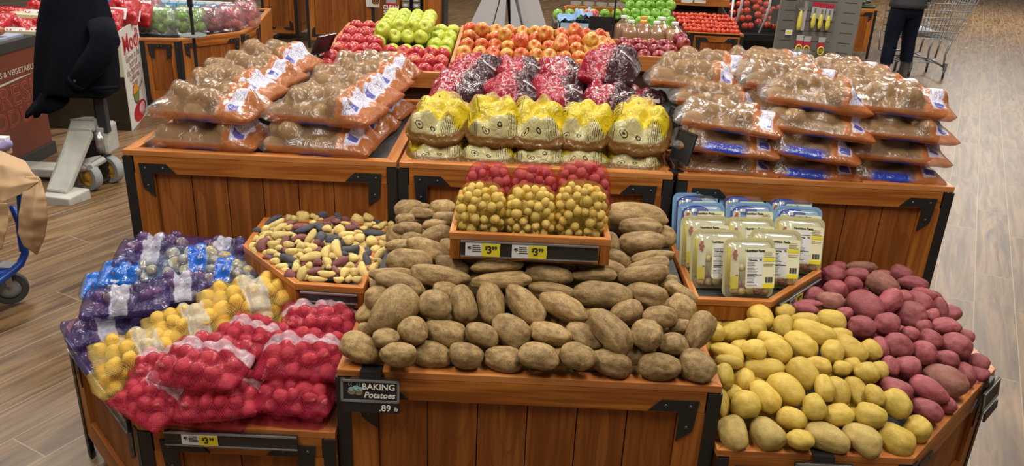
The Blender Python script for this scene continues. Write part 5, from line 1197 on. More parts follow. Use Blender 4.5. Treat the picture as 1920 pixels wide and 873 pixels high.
# ------------------------------------------------------------------ slatted utensil wall
GRW = plain('grey_slat_board', (.165, .155, .135), .6, var=.1, scale=30); SLOTM = plain('slot_dark', (.04, .038, .034), .6); YG = plain('yellow_handle', (.72, .62, .10), .35); MET = plain('utensil_steel', (.50, .50, .50), .25, .8); CRD = plain('hang_card_red', (.50, .02, .05), .45); CGR = plain('hang_card_grey', (.45, .43, .42), .5)
yw = 7.2; c0, c1 = aty(1466, 60, yw), aty(1588, 60, yw+.0)
ut = thing('utensil_stand', 'grey slotted display stand hung with yellow-handled fruit tools', 'display stand', ((c0.x+c1.x)/2, yw, 0), math.radians(-4))
hw_ = (c1.x-c0.x)/2+.015
MB().box(-hw_*.55, hw_*.55, 0, .03, .12, 1.55).build('centre_panel', GRW, ut)
for s_ in (-1, 1):
    u = MB(); M_ = Matrix.Translation((s_*hw_*.55, 0, 0)) @ Matrix.Rotation(-s_*.35, 4, 'Z'); a_, b_ = (0, hw_*.62) if s_ > 0 else (-hw_*.62, 0)
    MB().box(a_, b_, 0, .02, .12, 1.55, M_).build('wing_panel', GRW, ut)
    m = MB()
    for q in range(14): m.box(a_+.05 if s_ > 0 else a_+.04, b_-.04, -.002, .001, .25+q*.085, .256+q*.085, M_)
    m.build('slots', SLOTM, ut)
m = MB()
for q in range(14): m.box(-hw_*.5, hw_*.5, -.002, .001, .25+q*.085, .254+q*.085)
m.build('slots', SLOTM, ut); MB().box(-hw_, hw_, -.12, .25, 0, .12).build('base', BLK, ut, bevel=.01)
def wpt(px_, py_): p = aty(px_, py_, yw-.03); return p
def tool(px_, py_, kind, lab):
    p = wpt(px_, py_); o = thing('kitchen_tool', lab, 'kitchen tool', (p.x, yw-.045, p.z), group='tools hanging on the grey stand')
    if kind == 'whisk':
        m = MB()
        for q in range(6):
            a = PI*q/6; m.tube([(math.cos(a)*.045*math.sin(t), math.sin(a)*.02*math.sin(t), .045+.06-.06*math.cos(t)) for t in np.linspace(0, 2*PI, 13)], .002, 4)
        m.build('wire_head', MET, o); MB().lathe([(0, -.12), (.016, -.115), (.022, -.08), (.020, -.02), (.014, .03), (.008, .045), (0, .047)], 14).build('handle', YG, o, smooth=True)
        MB().box(.02, .05, .004, .006, -.12, .13).build('hang_card', CGR, o)
    elif kind == 'peel':
        MB().lathe([(0, -.085), (.014, -.08), (.022, -.04), (.018, .01), (.010, .04), (0, .045)], 14, Matrix.Scale(.6, 4, (0, 1, 0))).build('handle', YG, o, smooth=True)
        MB().box(-.006, .006, -.003, .003, .04, .085).build('blade', MET, o); MB().box(-.028, .032, .008, .010, .0, .135).build('hang_card', CGR, o); MB().box(-.028, .032, .005, .008, .10, .135).build('card_header', CRD, o)
    else:
        MB().box(-.03, .03, .004, .006, -.03, .085).build('hang_card', CRD, o); MB().box(-.03, .03, .002, .004, .04, .085).build('card_header', CGR, o)
        m = MB(); m.tube([(.026*math.cos(t), -.008, -.03+.034*math.sin(t)) for t in np.linspace(0, 2*PI, 17)], .006, 6); m.build('slicer_ring', YG, o, smooth=True); MB().lathe([(0, 0), (.018, 0), (.018, .003), (0, .003)], 14, Matrix.Translation((0, -.004, -.03)) @ Matrix.Rotation(PI/2, 4, 'X')).build('slicer_core', plain('dark_yellow', (.35, .30, .02), .5), o)
    return o
tool(1500, 30, 'whisk', 'steel wire whisk with a fat yellow handle, left on the grey stand'); tool(1525, 34, 'peel', 'yellow-handled peeler, second from left on the stand'); tool(1538, 36, 'peel', 'thinner yellow-handled tool, third from left'); tool(1552, 38, 'peel', 'yellow-handled tool furthest right on the stand')
tool(1497, 84, 'slice', 'yellow round slicer on a red card, lower left'); tool(1511, 86, 'slice', 'yellow round slicer on a red card, lower, second'); tool(1538, 88, 'slice', 'yellow tool on a red card, lower right of the stand')
p = wpt(1479, 60); o = thing('price_tag', 'small yellow-white price tag on the left wing of the grey stand', 'price tag', (p.x, yw-.03, p.z)); MB().box(-.03, .03, 0, .002, -.025, .02).build('card', TAGW, o); MB().box(-.02, .022, -.001, 0, -.012, .006).build('yellow_field', TAGY, o)
p = wpt(1487, 90); o = thing('steel_bowl', 'shiny steel bowl at the foot of the grey stand', 'bowl', (p.x+.01, yw-.16, p.z-.10)); MB().lathe([(.0, 0), (.05, .0), (.09, .05), (.11, .10), (.107, .10), (.086, .05), (.0, .006)], 24).build('bowl', MET, o, smooth=True)
MB().box(-.03, .03, -.03, .10, -(p.z-.22), 0).build('bracket', BLK, o)

# cucumber bin beyond
a0 = at(1625, 112, 0)
cb = bin_poly('display_bin', 'oak bin with dark green cucumbers, left of the customer', 'display bin', [(4.45, 11.7), (5.0, 11.7), (5.0, 12.9), (4.45, 12.9)], .70, (0, 1), deck=.68)
CUC = plain('cucumber_green', (.025, .05, .025), .35, var=.4, scale=20); CM = MB().lathe([(0, -.13), (.015, -.125), (.026, -.09), (.028, 0), (.026, .09), (.015, .125), (0, .13)], 12, Matrix.Rotation(PI/2, 4, 'Y')).mesh('cucumber', CUC, True)
for q in range(12):
    o = put('cucumber', CM, None, (4.62+(q % 3)*.12, 11.78+(q//3)*.16, .72+.05*(q % 2)+(q//6)*.03), (0, 0, rnd.uniform(-.4, .4)), (1, 1, 1)); tag(o, 'dark green cucumber, %s from the front in the pile left of the customer' % ORD[q+1], 'cucumber', 'cucumbers in the oak bin')
rk = thing('wire_rack', 'dark upright rack with packaged goods behind the cucumbers', 'rack', (4.75, 12.95, 0))
for x in (-.28, .28):
    MB().box(x-.02, x+.02, -.02, .02, .0, 1.7).build('post', CBLK, rk)
for z in (1.0, 1.35): MB().box(-.28, .28, -.02, .25, z, z+.02).build('rack_shelf', CBLK, rk)
for q, x in enumerate((-.15, .0, .15)):
    o = thing('snack_pack', 'pale snack pack on the dark rack, %s' % ('left', 'middle', 'right')[q], 'pack', (4.75+x, 13.0, 1.02)); MB().box(-.055, .055, -.02, .02, 0, .2).build('pouch', plain('pale_green_pouch', (.45, .48, .35), .5, var=.3), o, bevel=.01)
# ------------------------------------------------------------------ left background
ORG = plain('sign_red_brown', (.16, .035, .018), .35, var=.18, scale=5); TRIMK = plain('box_trim_dark', (.03, .032, .03), .4); TXR = plain('outline_red', (.42, .085, .05), .5); TXC = plain('lettering_cream', (.60, .55, .45), .5)
fb = thing('produce_box', 'dark red produce box lettered FRESH PRODUCE with black trim, far left', 'produce box', (-3.87, 4.95, 0))
MB().box(-.45, .44, -.80, .73, .06, .80).build('body', ORG, fb); MB().box(-.46, .45, -.81, .74, .79, .86).build('top_trim', TRIMK, fb, bevel=.004); MB().box(-.46, .455, -.81, .745, 0, .09).build('bottom_trim', TRIMK, fb, bevel=.004)
MB().box(-.40, .40, -.75, .68, .84, .875).build('liner', plain('liner_grey_blue', (.30, .33, .42), .6), fb)
RT = (PI/2, 0, PI/2)
text('lettering', 'FRESH', .20, TXR, fb, (.4415, .42, .50), RT, offset=.002, sx=1.15); text('lettering_inner', 'FRESH', .20, ORG, fb, (.4425, .42, .50), RT, offset=-.004, sx=1.15)
text('lettering', 'PRODUCE', .165, TXR, fb, (.4415, .34, .355), RT, offset=.002, sx=1.15); text('lettering_inner', 'PRODUCE', .165, ORG, fb, (.4425, .34, .355), RT, offset=-.004, sx=1.15)
text('small_lettering', 'FRESH FRUITS & VEGETABLES', .052, TXC, fb, (.4415, .32, .655), RT, sx=1.15)
MB().add([(.442, .02, .575), (.442, .45, .600), (.442, .66, .615), (.442, .45, .612), (.442, .1, .595)], [(0, 1, 2, 3, 4)]).build('swoosh', TXC, fb)
for q, (x, y, l, a) in enumerate(((.18, .35, .13, .5), (.26, .15, .12, .7), (.12, .05, .13, .3), (.28, .48, .11, .6), (.02, .45, .12, .2), (.24, -.1, .12, .8))):
    o = put('sweet_potato', M_RUS[q % 7], None, (-3.87+x, 4.95+y, .915+.02*(q % 3)), (0, 0, a), (l, .048, .045), SWEETP); tag(o, 'orange-brown sweet potato in the red produce box, %s from the nearest end' % ORD[q+1], 'sweet potato', 'sweet potatoes in the red produce box')

MW = plain('carton_white', (.68, .66, .61), .5, var=.03); MCR = plain('carton_cream', (.60, .58, .38), .55, var=.05); MDK = plain('carton_dark_photo', (.030, .024, .015), .4, var=.6, scale=7); MRD = plain('carton_red', (.48, .015, .025), .4); MTX = plain('carton_grey_text', (.30, .16, .14), .5)
md = thing('display_carton', 'tall white apple display carton lettered Modì with a red apple at its foot', 'display carton', (-3.16, 6.35, 0))
P_ = [(-1.15, -.06), (0, 0), (-.16, .68), (-1.30, .62)]
MB().prism(P_, .44, .775).build('cream_body', MCR, md); MB().prism(P_, 0, .44).build('dark_lower_body', MDK, md)
Fm = frame_of((0, 0), (-.16, .68)); sd = MB().box(0, .70, -.006, 0, 0, .80).build('side_panel', MW, md); sd.matrix_local = Fm
def st(nm, s_, sz, m_, u, z, **kw): o = text(nm, s_, sz, m_, sd, (u, -.0075, z), **kw); return o
st('lettering', 'Modì', .21, MRD, .35, .665, sx=1.35, offset=.003)
for q, s_ in enumerate(('Grown in the', 'heart of', 'the Northern', 'California', 'farms')): st('small_lettering', s_, .085, MTX, .35-.01*q, .555-q*.055, shear=.1, sx=1.1)
m = MB(); m.tube([(.10, -.008, .60), (.60, -.008, .60)], .002, 4); m.build('rule', MTX, sd)
def disc(nm, u, z, a, b, m_, y=-.008, half=None, par=None):
    mm = MB(); n = 24; t0, t1 = (0, 2*PI) if half is None else ((0, PI) if half > 0 else (PI, 2*PI)); pts = [(u+a*math.cos(t0+(t1-t0)*i/n), y, z+b*math.sin(t0+(t1-t0)*i/n)) for i in range(n+1)]
    mm.add(pts, [tuple(range(len(pts)))]); return mm.build(nm, m_, par or sd)
disc('oval_logo', .30, .245, .11, .085, plain('logo_dark', (.08, .06, .02), .5), -.0075); disc('oval_logo_sun', .30, .252, .10, .075, plain('logo_orange', (.70, .28, .02), .5), -.0085, 1); disc('oval_logo_field', .30, .246, .10, .072, plain('logo_green', (.16, .22, .05), .5), -.0085, -1)
text('slogan', 'SALAD', .05, MTX, sd, (.50, -.0085, .285), rot=(PI/2, -.3, 0), sx=1.2)
ap = disc('apple_picture', .36, .085, .24, .08, MRD, -.0080); disc('apple_picture_highlight', .44, .095, .11, .045, plain('apple_highlight_pink', (.70, .42, .42), .5), -.0088, par=ap)
m = MB(); m.tube([(.33, -.0088, .15), (.35, -.0088, .19), (.37, -.0088, .215)], .006, 5); m.build('apple_picture_stem', STEMM, ap)
MOD = Bags('apple_bag', 'bag of apples', F_MODI, A_RED, .30, .26, .15, .040, 12, (91, 92), elong=1.05, vis=True, meshes=AP, seam=.3)
def modi(lab, px_, py_, Y, label_on=True):
    p = aty(px_, py_, Y); o = MOD.add(lab, (p.x, Y+.02, p.z-.09), 0, math.radians(58), 0, 'red-topped apple bags on the display carton', .85)
    if label_on:
        c = thing('x', 'x', 'x') if False else None
        m = MB(); m.grid([[(x, y, .16+.01*math.cos(x*18)) for y in (-.125, -.01)] for x in np.linspace(-.095, .095, 9)]); lb = m.build('white_label', plain('bag_label_white', (.72, .68, .68), .3), o, smooth=True)
        text('lettering', 'Modì', .075, MRD, lb, (0, -.06, .176), (0, 0, 0))
    return o
for q, (x, y, Y, l) in enumerate(((42, 42, 6.45, 1), (88, 42, 6.5, 1), (198, 24, 6.55, 1), (150, 40, 6.5, 0), (230, 6, 6.85, 0), (20, 20, 6.8, 0), (75, 10, 6.85, 0), (120, 12, 6.85, 0), (205, 15, 6.9, 0), (-5, 30, 6.5, 0), (225, 22, 7.0, 0), (256, 12, 7.3, 0))):
    modi('red apple bag %s' % ('with white label, far left on the carton', 'with white label, left of the jacket', 'with white label, right of the jacket', 'hidden behind the jacket', 'without label, right rear above the white panel', 'in the rear row, far left', 'in the rear row, second from left', 'in the rear row, third from left', 'in the rear row, right of the jacket', 'at the left picture edge, front row', 'pale, topmost right of the jacket', 'next to the oak apple bin')[q], x, y, Y, l)
t_ = thing('carton_fill', 'cardboard fill under the apple bags on the display carton', 'box', (-3.75, 6.72, .776)); MB().box(-.55, .40, -.1, .22, 0, .08).build('box', MCR, t_)
o = thing('blue_bag', 'bright blue plastic bag above the carton, right of the jacket', 'bag', aty(226, 5, 7.15)); sm = pot_mesh('bag_body', plain('bright_blue_plastic', (.02, .14, .62), .25), 9, amp=.4, eyes=4, depth=.2); put('bag_body', sm, o, scale=(.10, .08, .07))
put('tied_top', sm, o, (.02, 0, .06), scale=(.03, .03, .04))

# oak apple bin at the left with bagged apples
q = [at(x, y, .645) for x, y in ((262, 71.5), (333, 73), (457, 59.5), (487, 41.5))]
lb_ = bin_poly('display_bin', 'oak bin at the left back with clear bags of green and red apples', 'display bin', [(-4.5, q[0].y+.03), (q[0].x, q[0].y), (q[1].x, q[1].y), (q[2].x, q[2].y), (q[3].x, q[3].y), (q[3].x-.2, 9.3), (-4.5, 9.3)], .645, (0, 1, 2, 3), deck=.61, rimw=.05)
for q_, (x, y, Y, a_, h_, m_, fm, lab, n) in enumerate(((268, 66, 7.45, .13, .24, A_PINK, F_CLEARR, 'clear bag of red-yellow apples, leftmost in the oak bin', 13), (303, 69, 7.40, .17, .27, A_GREEN, F_CLEAR, 'clear bag of green apples, left one behind the pole', 20), (358, 70, 7.45, .165, .27, A_GREEN, F_CLEAR, 'clear bag of green apples, right one behind the pole', 20),
      (397, 62, 7.62, .12, .26, A_DARK, F_CLEARR, 'clear bag of dark red apples right of the green ones', 13), (433, 58, 7.75, .13, .26, A_RED, F_CLEARR, 'clear bag of red apples, second from the right', 13), (462, 51, 8.0, .13, .28, A_RED, F_CLEARR, 'clear bag of red apples at the right end of the oak bin', 13), (280, 45, 7.9, .15, .26, A_PINK, F_CLEARR, 'clear bag of pink apples in the rear row of the oak bin', 10))):
    p = aty(x, y, Y); sack('apple_bag', lab, 'bag of apples', a_, .11, h_, .045, n, m_, fm, 40+q_, (p.x, Y, .615), 'clear bags of apples in the left oak bin', .05, AP, knob if False else 3.0, 'clear_bag', kx=.2)
tier = thing('tiered_shelf', 'oak tier shelf behind the apple bags carrying blue cartons', 'shelf', (0, 0, 0))
a0, a1 = aty(262, 32, 8.9), aty(428, 24, 8.9); tier.location = ((a0.x+a1.x)/2, 8.9, 0); wv = (a1.x-a0.x)/2; zz = a0.z
MB().box(-wv, wv, -.02, .0, zz-.04, zz+.045).build('front_rail', WX, tier, bevel=.003); MB().box(-wv, wv, 0, .3, zz-.02, zz).build('shelf_board', WX, tier); MB().box(-wv, wv, .26, .3, 0, zz+.02).build('back_board', WPN, tier); MB().box(-wv, -wv+.03, 0, .3, 0, zz).build('side_board', WZ, tier); MB().box(wv-.03, wv, 0, .3, 0, zz).build('side_board', WZ, tier)
CTN = plain('carton_sky_blue', (.22, .48, .72), .5, var=.08); CTB = plain('carton_navy_print', (.03, .10, .35), .5)
for j in range(10):
    x = -wv+.05+j*(2*wv-.1)/9; o = thing('blue_carton', 'small sky-blue carton on the tier shelf, %s from left' % ORD[j+1], 'carton', (tier.location.x+x, 9.02, zz), group='sky-blue cartons on the tier shelf')
    MB().box(-.042, .042, -.06, .06, 0, .16).build('body', CTN, o); MB().box(-.042, .042, -.002, .06, .16, .18).build('top_fold', TAGW, o); m = MB()
    for r_ in range(3): m.box(-.02, -.006, -.061, -.06, .04+.035*r_, .055+.035*r_).box(.006, .022, -.061, -.06, .04+.035*r_, .055+.035*r_)
    m.build('navy_print', CTB, o)
# pole with a round plate
pb = aty(366, 100, 6.6); o = thing('scale_pole', 'slim black pole with a round clear plate before the oak apple bin', 'pole', (pb.x, 6.6, 0))
dz_ = aty(362, 67.5, 6.6).z
MB().tube([(0, 0, .02), (0, 0, 1.9)], .014, 12).build('pole', BLK, o); MB().lathe([(0, 0), (.16, 0), (.155, .02), (.02, .035), (0, .035)], 24).build('base', BLK, o)
MB().lathe([(0, 0), (.105, 0), (.108, .006), (.105, .012), (0, .012)], 32, Matrix.Translation((0, 0, dz_))).build('plate', plain('grey_green_glass', (.25, .28, .26), .15), o); MB().tube([(0, 0, dz_+.23), (0, 0, dz_+.33)], .022, 10).build('joint', BLK, o)

# far oak cabinets
def cab(px0, px1, py, h, label, depth=.8):
    a, b = at(px0, py, 0), at(px1, py, 0); Y = (a.y+b.y)/2
    r_ = bin_poly('oak_cabinet', label, 'cabinet', [(a.x, Y), (b.x, Y), (b.x, Y+depth), (a.x, Y+depth)], h, (0, 1, 3), deck=h-.03, plank=.20)
    F = frame_of((a.x-(a.x+b.x)/2, -depth/2), (b.x-(a.x+b.x)/2, -depth/2)); L = b.x-a.x; RX = Matrix.Rotation(PI/2, 4, 'X')
    for s_ in (0, 1):
        br = put('bracket', BR_MESH, r_); br.matrix_local = F @ Matrix.Translation((.055 if not s_ else L-.055, -.0005, .145)) @ RX @ Matrix.Scale(-1 if s_ else 1, 4, (1, 0, 0)) @ Matrix.Scale(-1, 4, (0, 1, 0))
    return r_
cab(492, 562, 76, 1.12, 'far oak cabinet on legs, narrower left one'); cab(574, 706, 92, 1.14, 'far oak cabinet on legs, wide one with an orange price card')
p = aty(697, 3, 10.9); p = aty(699, 4, 10.55); o = thing('price_card', 'white and orange price card on the wide far cabinet', 'price tag', p); MB().box(-.085, .085, 0, .004, -.06, .10).build('card', TAGW, o); MB().box(-.0, .075, -.002, 0, -.03, .06).build('orange_field', plain('price_orange', (.80, .36, .03), .5), o); text('price_text', '88', .09, INK, o, (.035, -.003, .01), offset=.002)
MB().box(-.01, .01, .004, .05, .05, .10).build('hook', BLK, o)
yk = 10.0; a0, a1 = aty(725, 60, yk), aty(743, 60, yk)
o = thing('snack_banner', 'narrow red banner reading CLEAN SNAX beside the far cabinet', 'banner', ((a0.x+a1.x)/2, yk, 0)); w2 = (a1.x-a0.x)/2; zt2 = aty(733, 6, yk).z; zb2 = aty(733, 36, yk).z; MB().box(-w2, w2, 0, .02, 0, 1.3).build('panel', plain('banner_grey', (.35, .32, .33), .4), o); MB().box(-w2, w2, -.003, 0, zb2, zt2).build('red_field', MRD, o)
text('lettering', 'CLEAN', .062, TAGW, o, (0, -.005, zt2-.05), offset=.002); text('lettering', 'SNAX', .07, TAGW, o, (0, -.005, zt2-.11), offset=.002); m = MB()
for r_ in range(4): m.box(-w2*.6, w2*.6, -.005, -.003, zb2+.02+r_*.035, zb2+.032+r_*.035)
m.build('small_lettering', TAGW, o)
a0, a1 = aty(745, 60, 10.2), aty(833, 60, 10.2); ks = thing('snack_shelf_unit', 'oak unit with black shelves of small clear snack cups', 'shelf unit', (a0.x, 10.2, 0)); Wk = a1.x-a0.x
MB().box(Wk*.56, Wk*.95, 0, .5, 0, 1.4).build('oak_side_panel', WZ, ks); MB().box(Wk*.95, Wk, -.02, .5, 0, 1.4).build('corner_post', BLK, ks); MB().box(0, Wk*.56, .30, .5, 0, 1.4).build('back_panel', CBLK, ks)
zs_ = [aty(770, y, 10.2).z for y in (43, 16)]
MB().box(0, Wk*.56, 0, .3, zs_[0]-.04, zs_[0]).build('lower_shelf', WX, ks); MB().box(0, Wk*.56, 0, .3, zs_[1]-.025, zs_[1]).build('upper_shelf', CBLK, ks); MB().box(0, .03, 0, .3, 0, 1.4).build('oak_side_panel', WZ, ks); MB().box(0, Wk*.56, .02, .3, 0, zs_[0]-.05).build('base_board', WPN, ks)
for r_ in (0, 1):
    for j in range(3):
        for t_ in (0, 1):
            o = thing('snack_cup', 'clear snack cup, %s shelf, %s column, %s one' % (('lower', 'upper')[r_], ('left', 'middle', 'right')[j], ('bottom', 'top')[t_]), 'snack cup', (a0.x+.10+j*.135, 10.28, zs_[r_]+.001+t_*.075), group='clear snack cups on the far unit')
            MB().box(-.045, .045, -.05, .05, 0, .07).build('cup', TUB, o, bevel=.008); MB().box(-.038, .038, -.042, .042, .004, .05).build('filling', (A_LIME if r_ else plain('nut_tan', (.45, .30, .16), .6)), o, bevel=.008); MB().box(-.02, .02, -.052, -.05, .02, .05).build('label', TAGW, o)

# white folded easel legs
EW = plain('easel_white', (.56, .56, .57), .6, var=.03); ye_ = 8.6; ez = thing('floor_easel', 'white folded cardboard floor easel between the aisles, only its legs in view', 'easel', (aty(950, 60, ye_).x, ye_, 0)); x_e = ez.location.x
def leg(pts):
    P2 = [aty(a, b, ye_) for a, b in pts]
    m = MB(); m.prism([(p.x-x_e, p.z) for p in P2], -.012, .012, Matrix.Rotation(PI/2, 4, 'X')); m.build('leg', EW, ez, bevel=.002)
def legp(t, b, back=0.0):
    (tx0, tx1), (bx0, bx1) = t, b; zt_, zb_ = 1.25, 0
    X = lambda px_, z: None
    P0 = aty(tx0, 0, ye_); P1 = aty(tx1, 0, ye_); P3 = aty(bx0, 55, ye_); P2 = aty(bx1, 55, ye_)
    def ext(A, B, z): k_ = (z-A.z)/(B.z-A.z); return (A.x+(B.x-A.x)*k_-x_e, z)
    m = MB(); m.prism([ext(P0, P3, 0), ext(P1, P2, 0), ext(P1, P2, 1.3), ext(P0, P3, 1.3)], -.01+back, .01+back, Matrix.Rotation(PI/2, 4, 'X')); m.build('leg', EW, ez, bevel=.002)
legp((903, 936), (877, 921)); legp((938, 950), (923, 946), .05); legp((957, 966), (958, 980), .05); legp((967, 1010), (982, 1026))
MB().box(-.30, .30, .0, .02, 1.2, 1.9).build('board', EW, ez)

# ------------------------------------------------------------------ pallet jack with draped jacket
JK = plain('jack_worn_paint', (.42, .41, .36), .55, var=.35, scale=9); JD = plain('jack_dark', (.02, .02, .022), .5); TYR = plain('grey_tyre', (.27, .28, .28), .6); HUB = plain('yellow_hub', (.52, .30, .04), .5, var=.3)
J0 = Vector((-2.80, 5.02, 0)); pj = thing('pallet_jack', 'worn grey pallet jack with yellow-hubbed wheels beside the red produce box', 'pallet jack', J0)
def Lp(px_, py_, Y=None, z=None): p = aty(px_, py_, Y) if Y is not None else at(px_, py_, z); return p-J0
t0, t1, b0, b1 = Lp(133, 226, Y=5.05), Lp(177, 226, Y=5.05), Lp(85, 356, Y=4.68), Lp(124, 362, Y=4.68)
def slab(m, q, th, n):
    n = Vector(n)*th; return m.add([*q, *[p+n for p in q]], [(0, 1, 2, 3), (7, 6, 5, 4), (0, 4, 5, 1), (1, 5, 6, 2), (2, 6, 7, 3), (3, 7, 4, 0)])
mid0, mid1 = Lp(128, 240, Y=4.99), Lp(172, 243, Y=4.99)
m = MB(); slab(m, [b0, b1, mid1, mid0], .05, (0, .55, -.83)); slab(m, [mid0, mid1, t1, t0], .05, (0, .75, -.6)); tb0, tb1 = t0+Vector((.02, .12, .0)), t1+Vector((.02, .12, 0)); slab(m, [t0, t1, tb1, tb0], .05, (0, 0, -1)); m.build('sloping_fork_arm', JK, pj, bevel=.012)
m = MB(); slab(m, [b0+Vector((0, -.05, -.02)), b1+Vector((.04, -.05, -.02)), b1+Vector((.10, .10, 0)), b0+Vector((0, .12, 0))], .07, (0, 0, -1)); m.build('fork_toe', JK, pj, bevel=.008)
m = MB(); m.box(-.62, -.16, .02, .18, .03, .09); m.build('far_fork', JK, pj, bevel=.01); MB().box(-.10, .08, .03, .12, .07, .30).build('side_plate', JD, pj)
pc = Lp(190, 285, Y=5.12)
MB().box(pc.x-.085, pc.x+.085, pc.y-.06, pc.y+.10, .20, .40).build('pump_housing', JK, pj, bevel=.02)
mm = MB(); mm.tube([pc+Vector((.035, -.065, z)) for z in (.02, .16)], .028, 12); mm.build('pump_cylinder', MET, pj, smooth=True)
text('marking', 'CROWN', .045, JD, pj, (pc.x-.03, pc.y-.0615, .27), (PI/2, 0, 0), sx=1.1) if False else MB().box(pc.x-.07, pc.x+.02, pc.y-.0625, pc.y-.06, .255, .28).build('marking', JD, pj)
m = MB(); slab(m, [Lp(120, 322, Y=4.92), Lp(150, 318, Y=4.92), Lp(190, 290, Y=5.0), Lp(150, 298, Y=5.0)], .05, (0, .3, -1)); m.tube([Lp(140, 318, Y=4.9), Lp(172, 312, Y=4.92), Lp(196, 298, Y=5.0)], .022, 8); m.build('link_arm', JK, pj, bevel=.004)
m = MB(); m.tube([Lp(168, 314, Y=4.885), Lp(168, 314, Y=4.91)], .018, 12); m.build('pivot_bolt', MET, pj)
for (px_, py_, Y) in ((171, 353, 4.93), (212, 338, 5.10)):
    c = aty(px_, py_, Y); Rm = Matrix.Translation((c.x-J0.x, Y-J0.y, .092)) @ Matrix.Rotation(math.radians(-22), 4, 'Z') @ Matrix.Rotation(PI/2, 4, 'X')
    whl = MB().lathe([(.062, -.028), (.088, -.028), (.092, -.020), (.092, .020), (.088, .028), (.062, .028)], 32, Rm).build('wheel', TYR, pj, smooth=False)
    MB().lathe([(0, .018), (.02, .026), (.03, .012), (.05, .014), (.062, .026), (.062, -.026), (.0, -.02)], 24, Rm).build('hub', HUB, whl, smooth=True)
MB().tube([Lp(168, 350, Y=4.95)*1, Lp(215, 330, Y=5.12)], .014, 8).build('axle', JD, pj)
h0, h1 = pc+Vector((.0, .02, .37-pc.z if False else 0)), None
hb = Vector((pc.x, pc.y+.0, .36)); ht = Lp(170, 60, Y=5.22)
m = MB(); m.tube([hb, Lp(187, 215, Y=5.14), ht], [.035, .032, .025], 8); m.tube([ht+Vector((-.11, 0, 0)), ht+Vector((.11, 0, 0)), ], .016, 8); m.build('handle', JD, pj, smooth=False)
m = MB(); slab(m, [Lp(172, 168, Y=5.08), Lp(190, 168, Y=5.08), Lp(203, 250, Y=5.06), Lp(186, 250, Y=5.06)], .05, (0, 1, 0)); m.build('handle_shroud', JD, pj, bevel=.004)
# jacket: rings of a draped, folded cloth hung over the handle
CL = plain('black_navy_cloth', (.0035, .0045, .009), .85, spec=.12, var=.3, scale=40, bstr=.2)
jk = thing('jacket', 'black jacket thrown over the pallet jack handle, sleeve hanging', 'jacket', J0)
rows = [(-52, 104, 180, 5.20, .05), (-30, 92, 188, 5.20, .10), (0, 86, 196, 5.2, .14), (30, 80, 206, 5.2, .16), (60, 77, 212, 5.18, .17), (100, 72, 216, 5.16, .18), (140, 66, 220, 5.15, .19), (166, 60, 221, 5.14, .19)]
m = MB(); Pg = []
n_ = 56
for i, (py_, x0, x1, Y, d) in enumerate(rows):
    a, b = aty(x0, py_+(0), Y), aty(x1, py_, Y); c = (a+b)/2; hw2 = (b.x-a.x)/2; ring = []
    for k_ in range(n_+1):
        t = 2*PI*k_/n_; f_ = 1+(.05+.02*i)*math.sin(5*t+1.1+.25*i)*.6+.04*math.sin(9*t+2)*(i/7)
        x = c.x+hw2*math.copysign(abs(math.cos(t))**.8, math.cos(t))*(.97+.03*math.sin(7*t)); y = Y+d*math.sin(t)*f_; z = c.z+.015*math.sin(3*t+i)
        if i == len(rows)-1: z += -.02-.0*math.cos(t)+(-.16 if math.cos(t) < -.2 else 0)*min(1, (-math.cos(t)-.2)/.4)
        if i == len(rows)-2: z += (-.08 if math.cos(t) < -.2 else 0)*min(1, (-math.cos(t)-.2)/.4)
        ring.append(Vector((x, y, z))-J0)
    Pg.append(ring)
cc = sum(Pg[0][:-1], Vector())/n_; Pg.insert(0, [cc+Vector((0, 0, .03))+(p-cc)*.3 for p in Pg[0]])
m.grid(Pg); b_ = m.build('body', CL, jk, smooth=True, solid=.012); sb = b_.modifiers.new('ss', 'SUBSURF'); sb.levels = 1; sb.render_levels = 1
# lower left flap and the sleeve
fl = [(88, 120, 150, 5.10), (75, 118, 170, 5.06), (62, 128, 190, 5.03), (50, 120, 206, 5.02), (50, 102, 214, 5.02)]
Pg = []
for i, (x0, x1, py_, Y) in enumerate(fl):
    a, b = aty(x0, py_+4, Y), aty(x1, py_-(8 if i > 2 else 0), Y); ring = []
    for k_ in range(25):
        t = 2*PI*k_/24; u_ = (1+math.cos(t))/2; p = a.lerp(b, 1-u_); ring.append(p+Vector((0, .06*math.sin(t)*(1+.2*math.sin(4*t)), .01*math.sin(3*t)))-J0)
    Pg.append(ring)
MB().grid(Pg).build('hanging_flap', CL, jk, smooth=True, solid=.012)
s_pts = [Lp(188, 40, Y=5.06), Lp(198, 75, Y=5.02), Lp(185, 105, Y=4.98), Lp(165, 130, Y=4.96), Lp(146, 152, Y=4.95)]
MB().tube(s_pts, [.08, .085, .082, .075, .058], 18).build('sleeve', CL, jk, smooth=True)
MB().tube([s_pts[-1], s_pts[-1]+(s_pts[-1]-s_pts[-2]).normalized()*.03], [.060, .056], 18).build('cuff', CL, jk, smooth=True)
m = MB(); m.lathe([(0, 0), (.009, 0), (.007, .004), (0, .005)], 12, Matrix.Translation(Lp(140, 152, Y=4.885)) @ Matrix.Rotation(PI/2, 4, 'X')); m.build('cuff_button', plain('button_dark', (.05, .05, .06), .3), jk)
MB().tube([Lp(150, 163, Y=4.99), Lp(185, 166, Y=4.96), Lp(221, 163, Y=5.02)], .012, 8).build('hem', CL, jk, smooth=True)

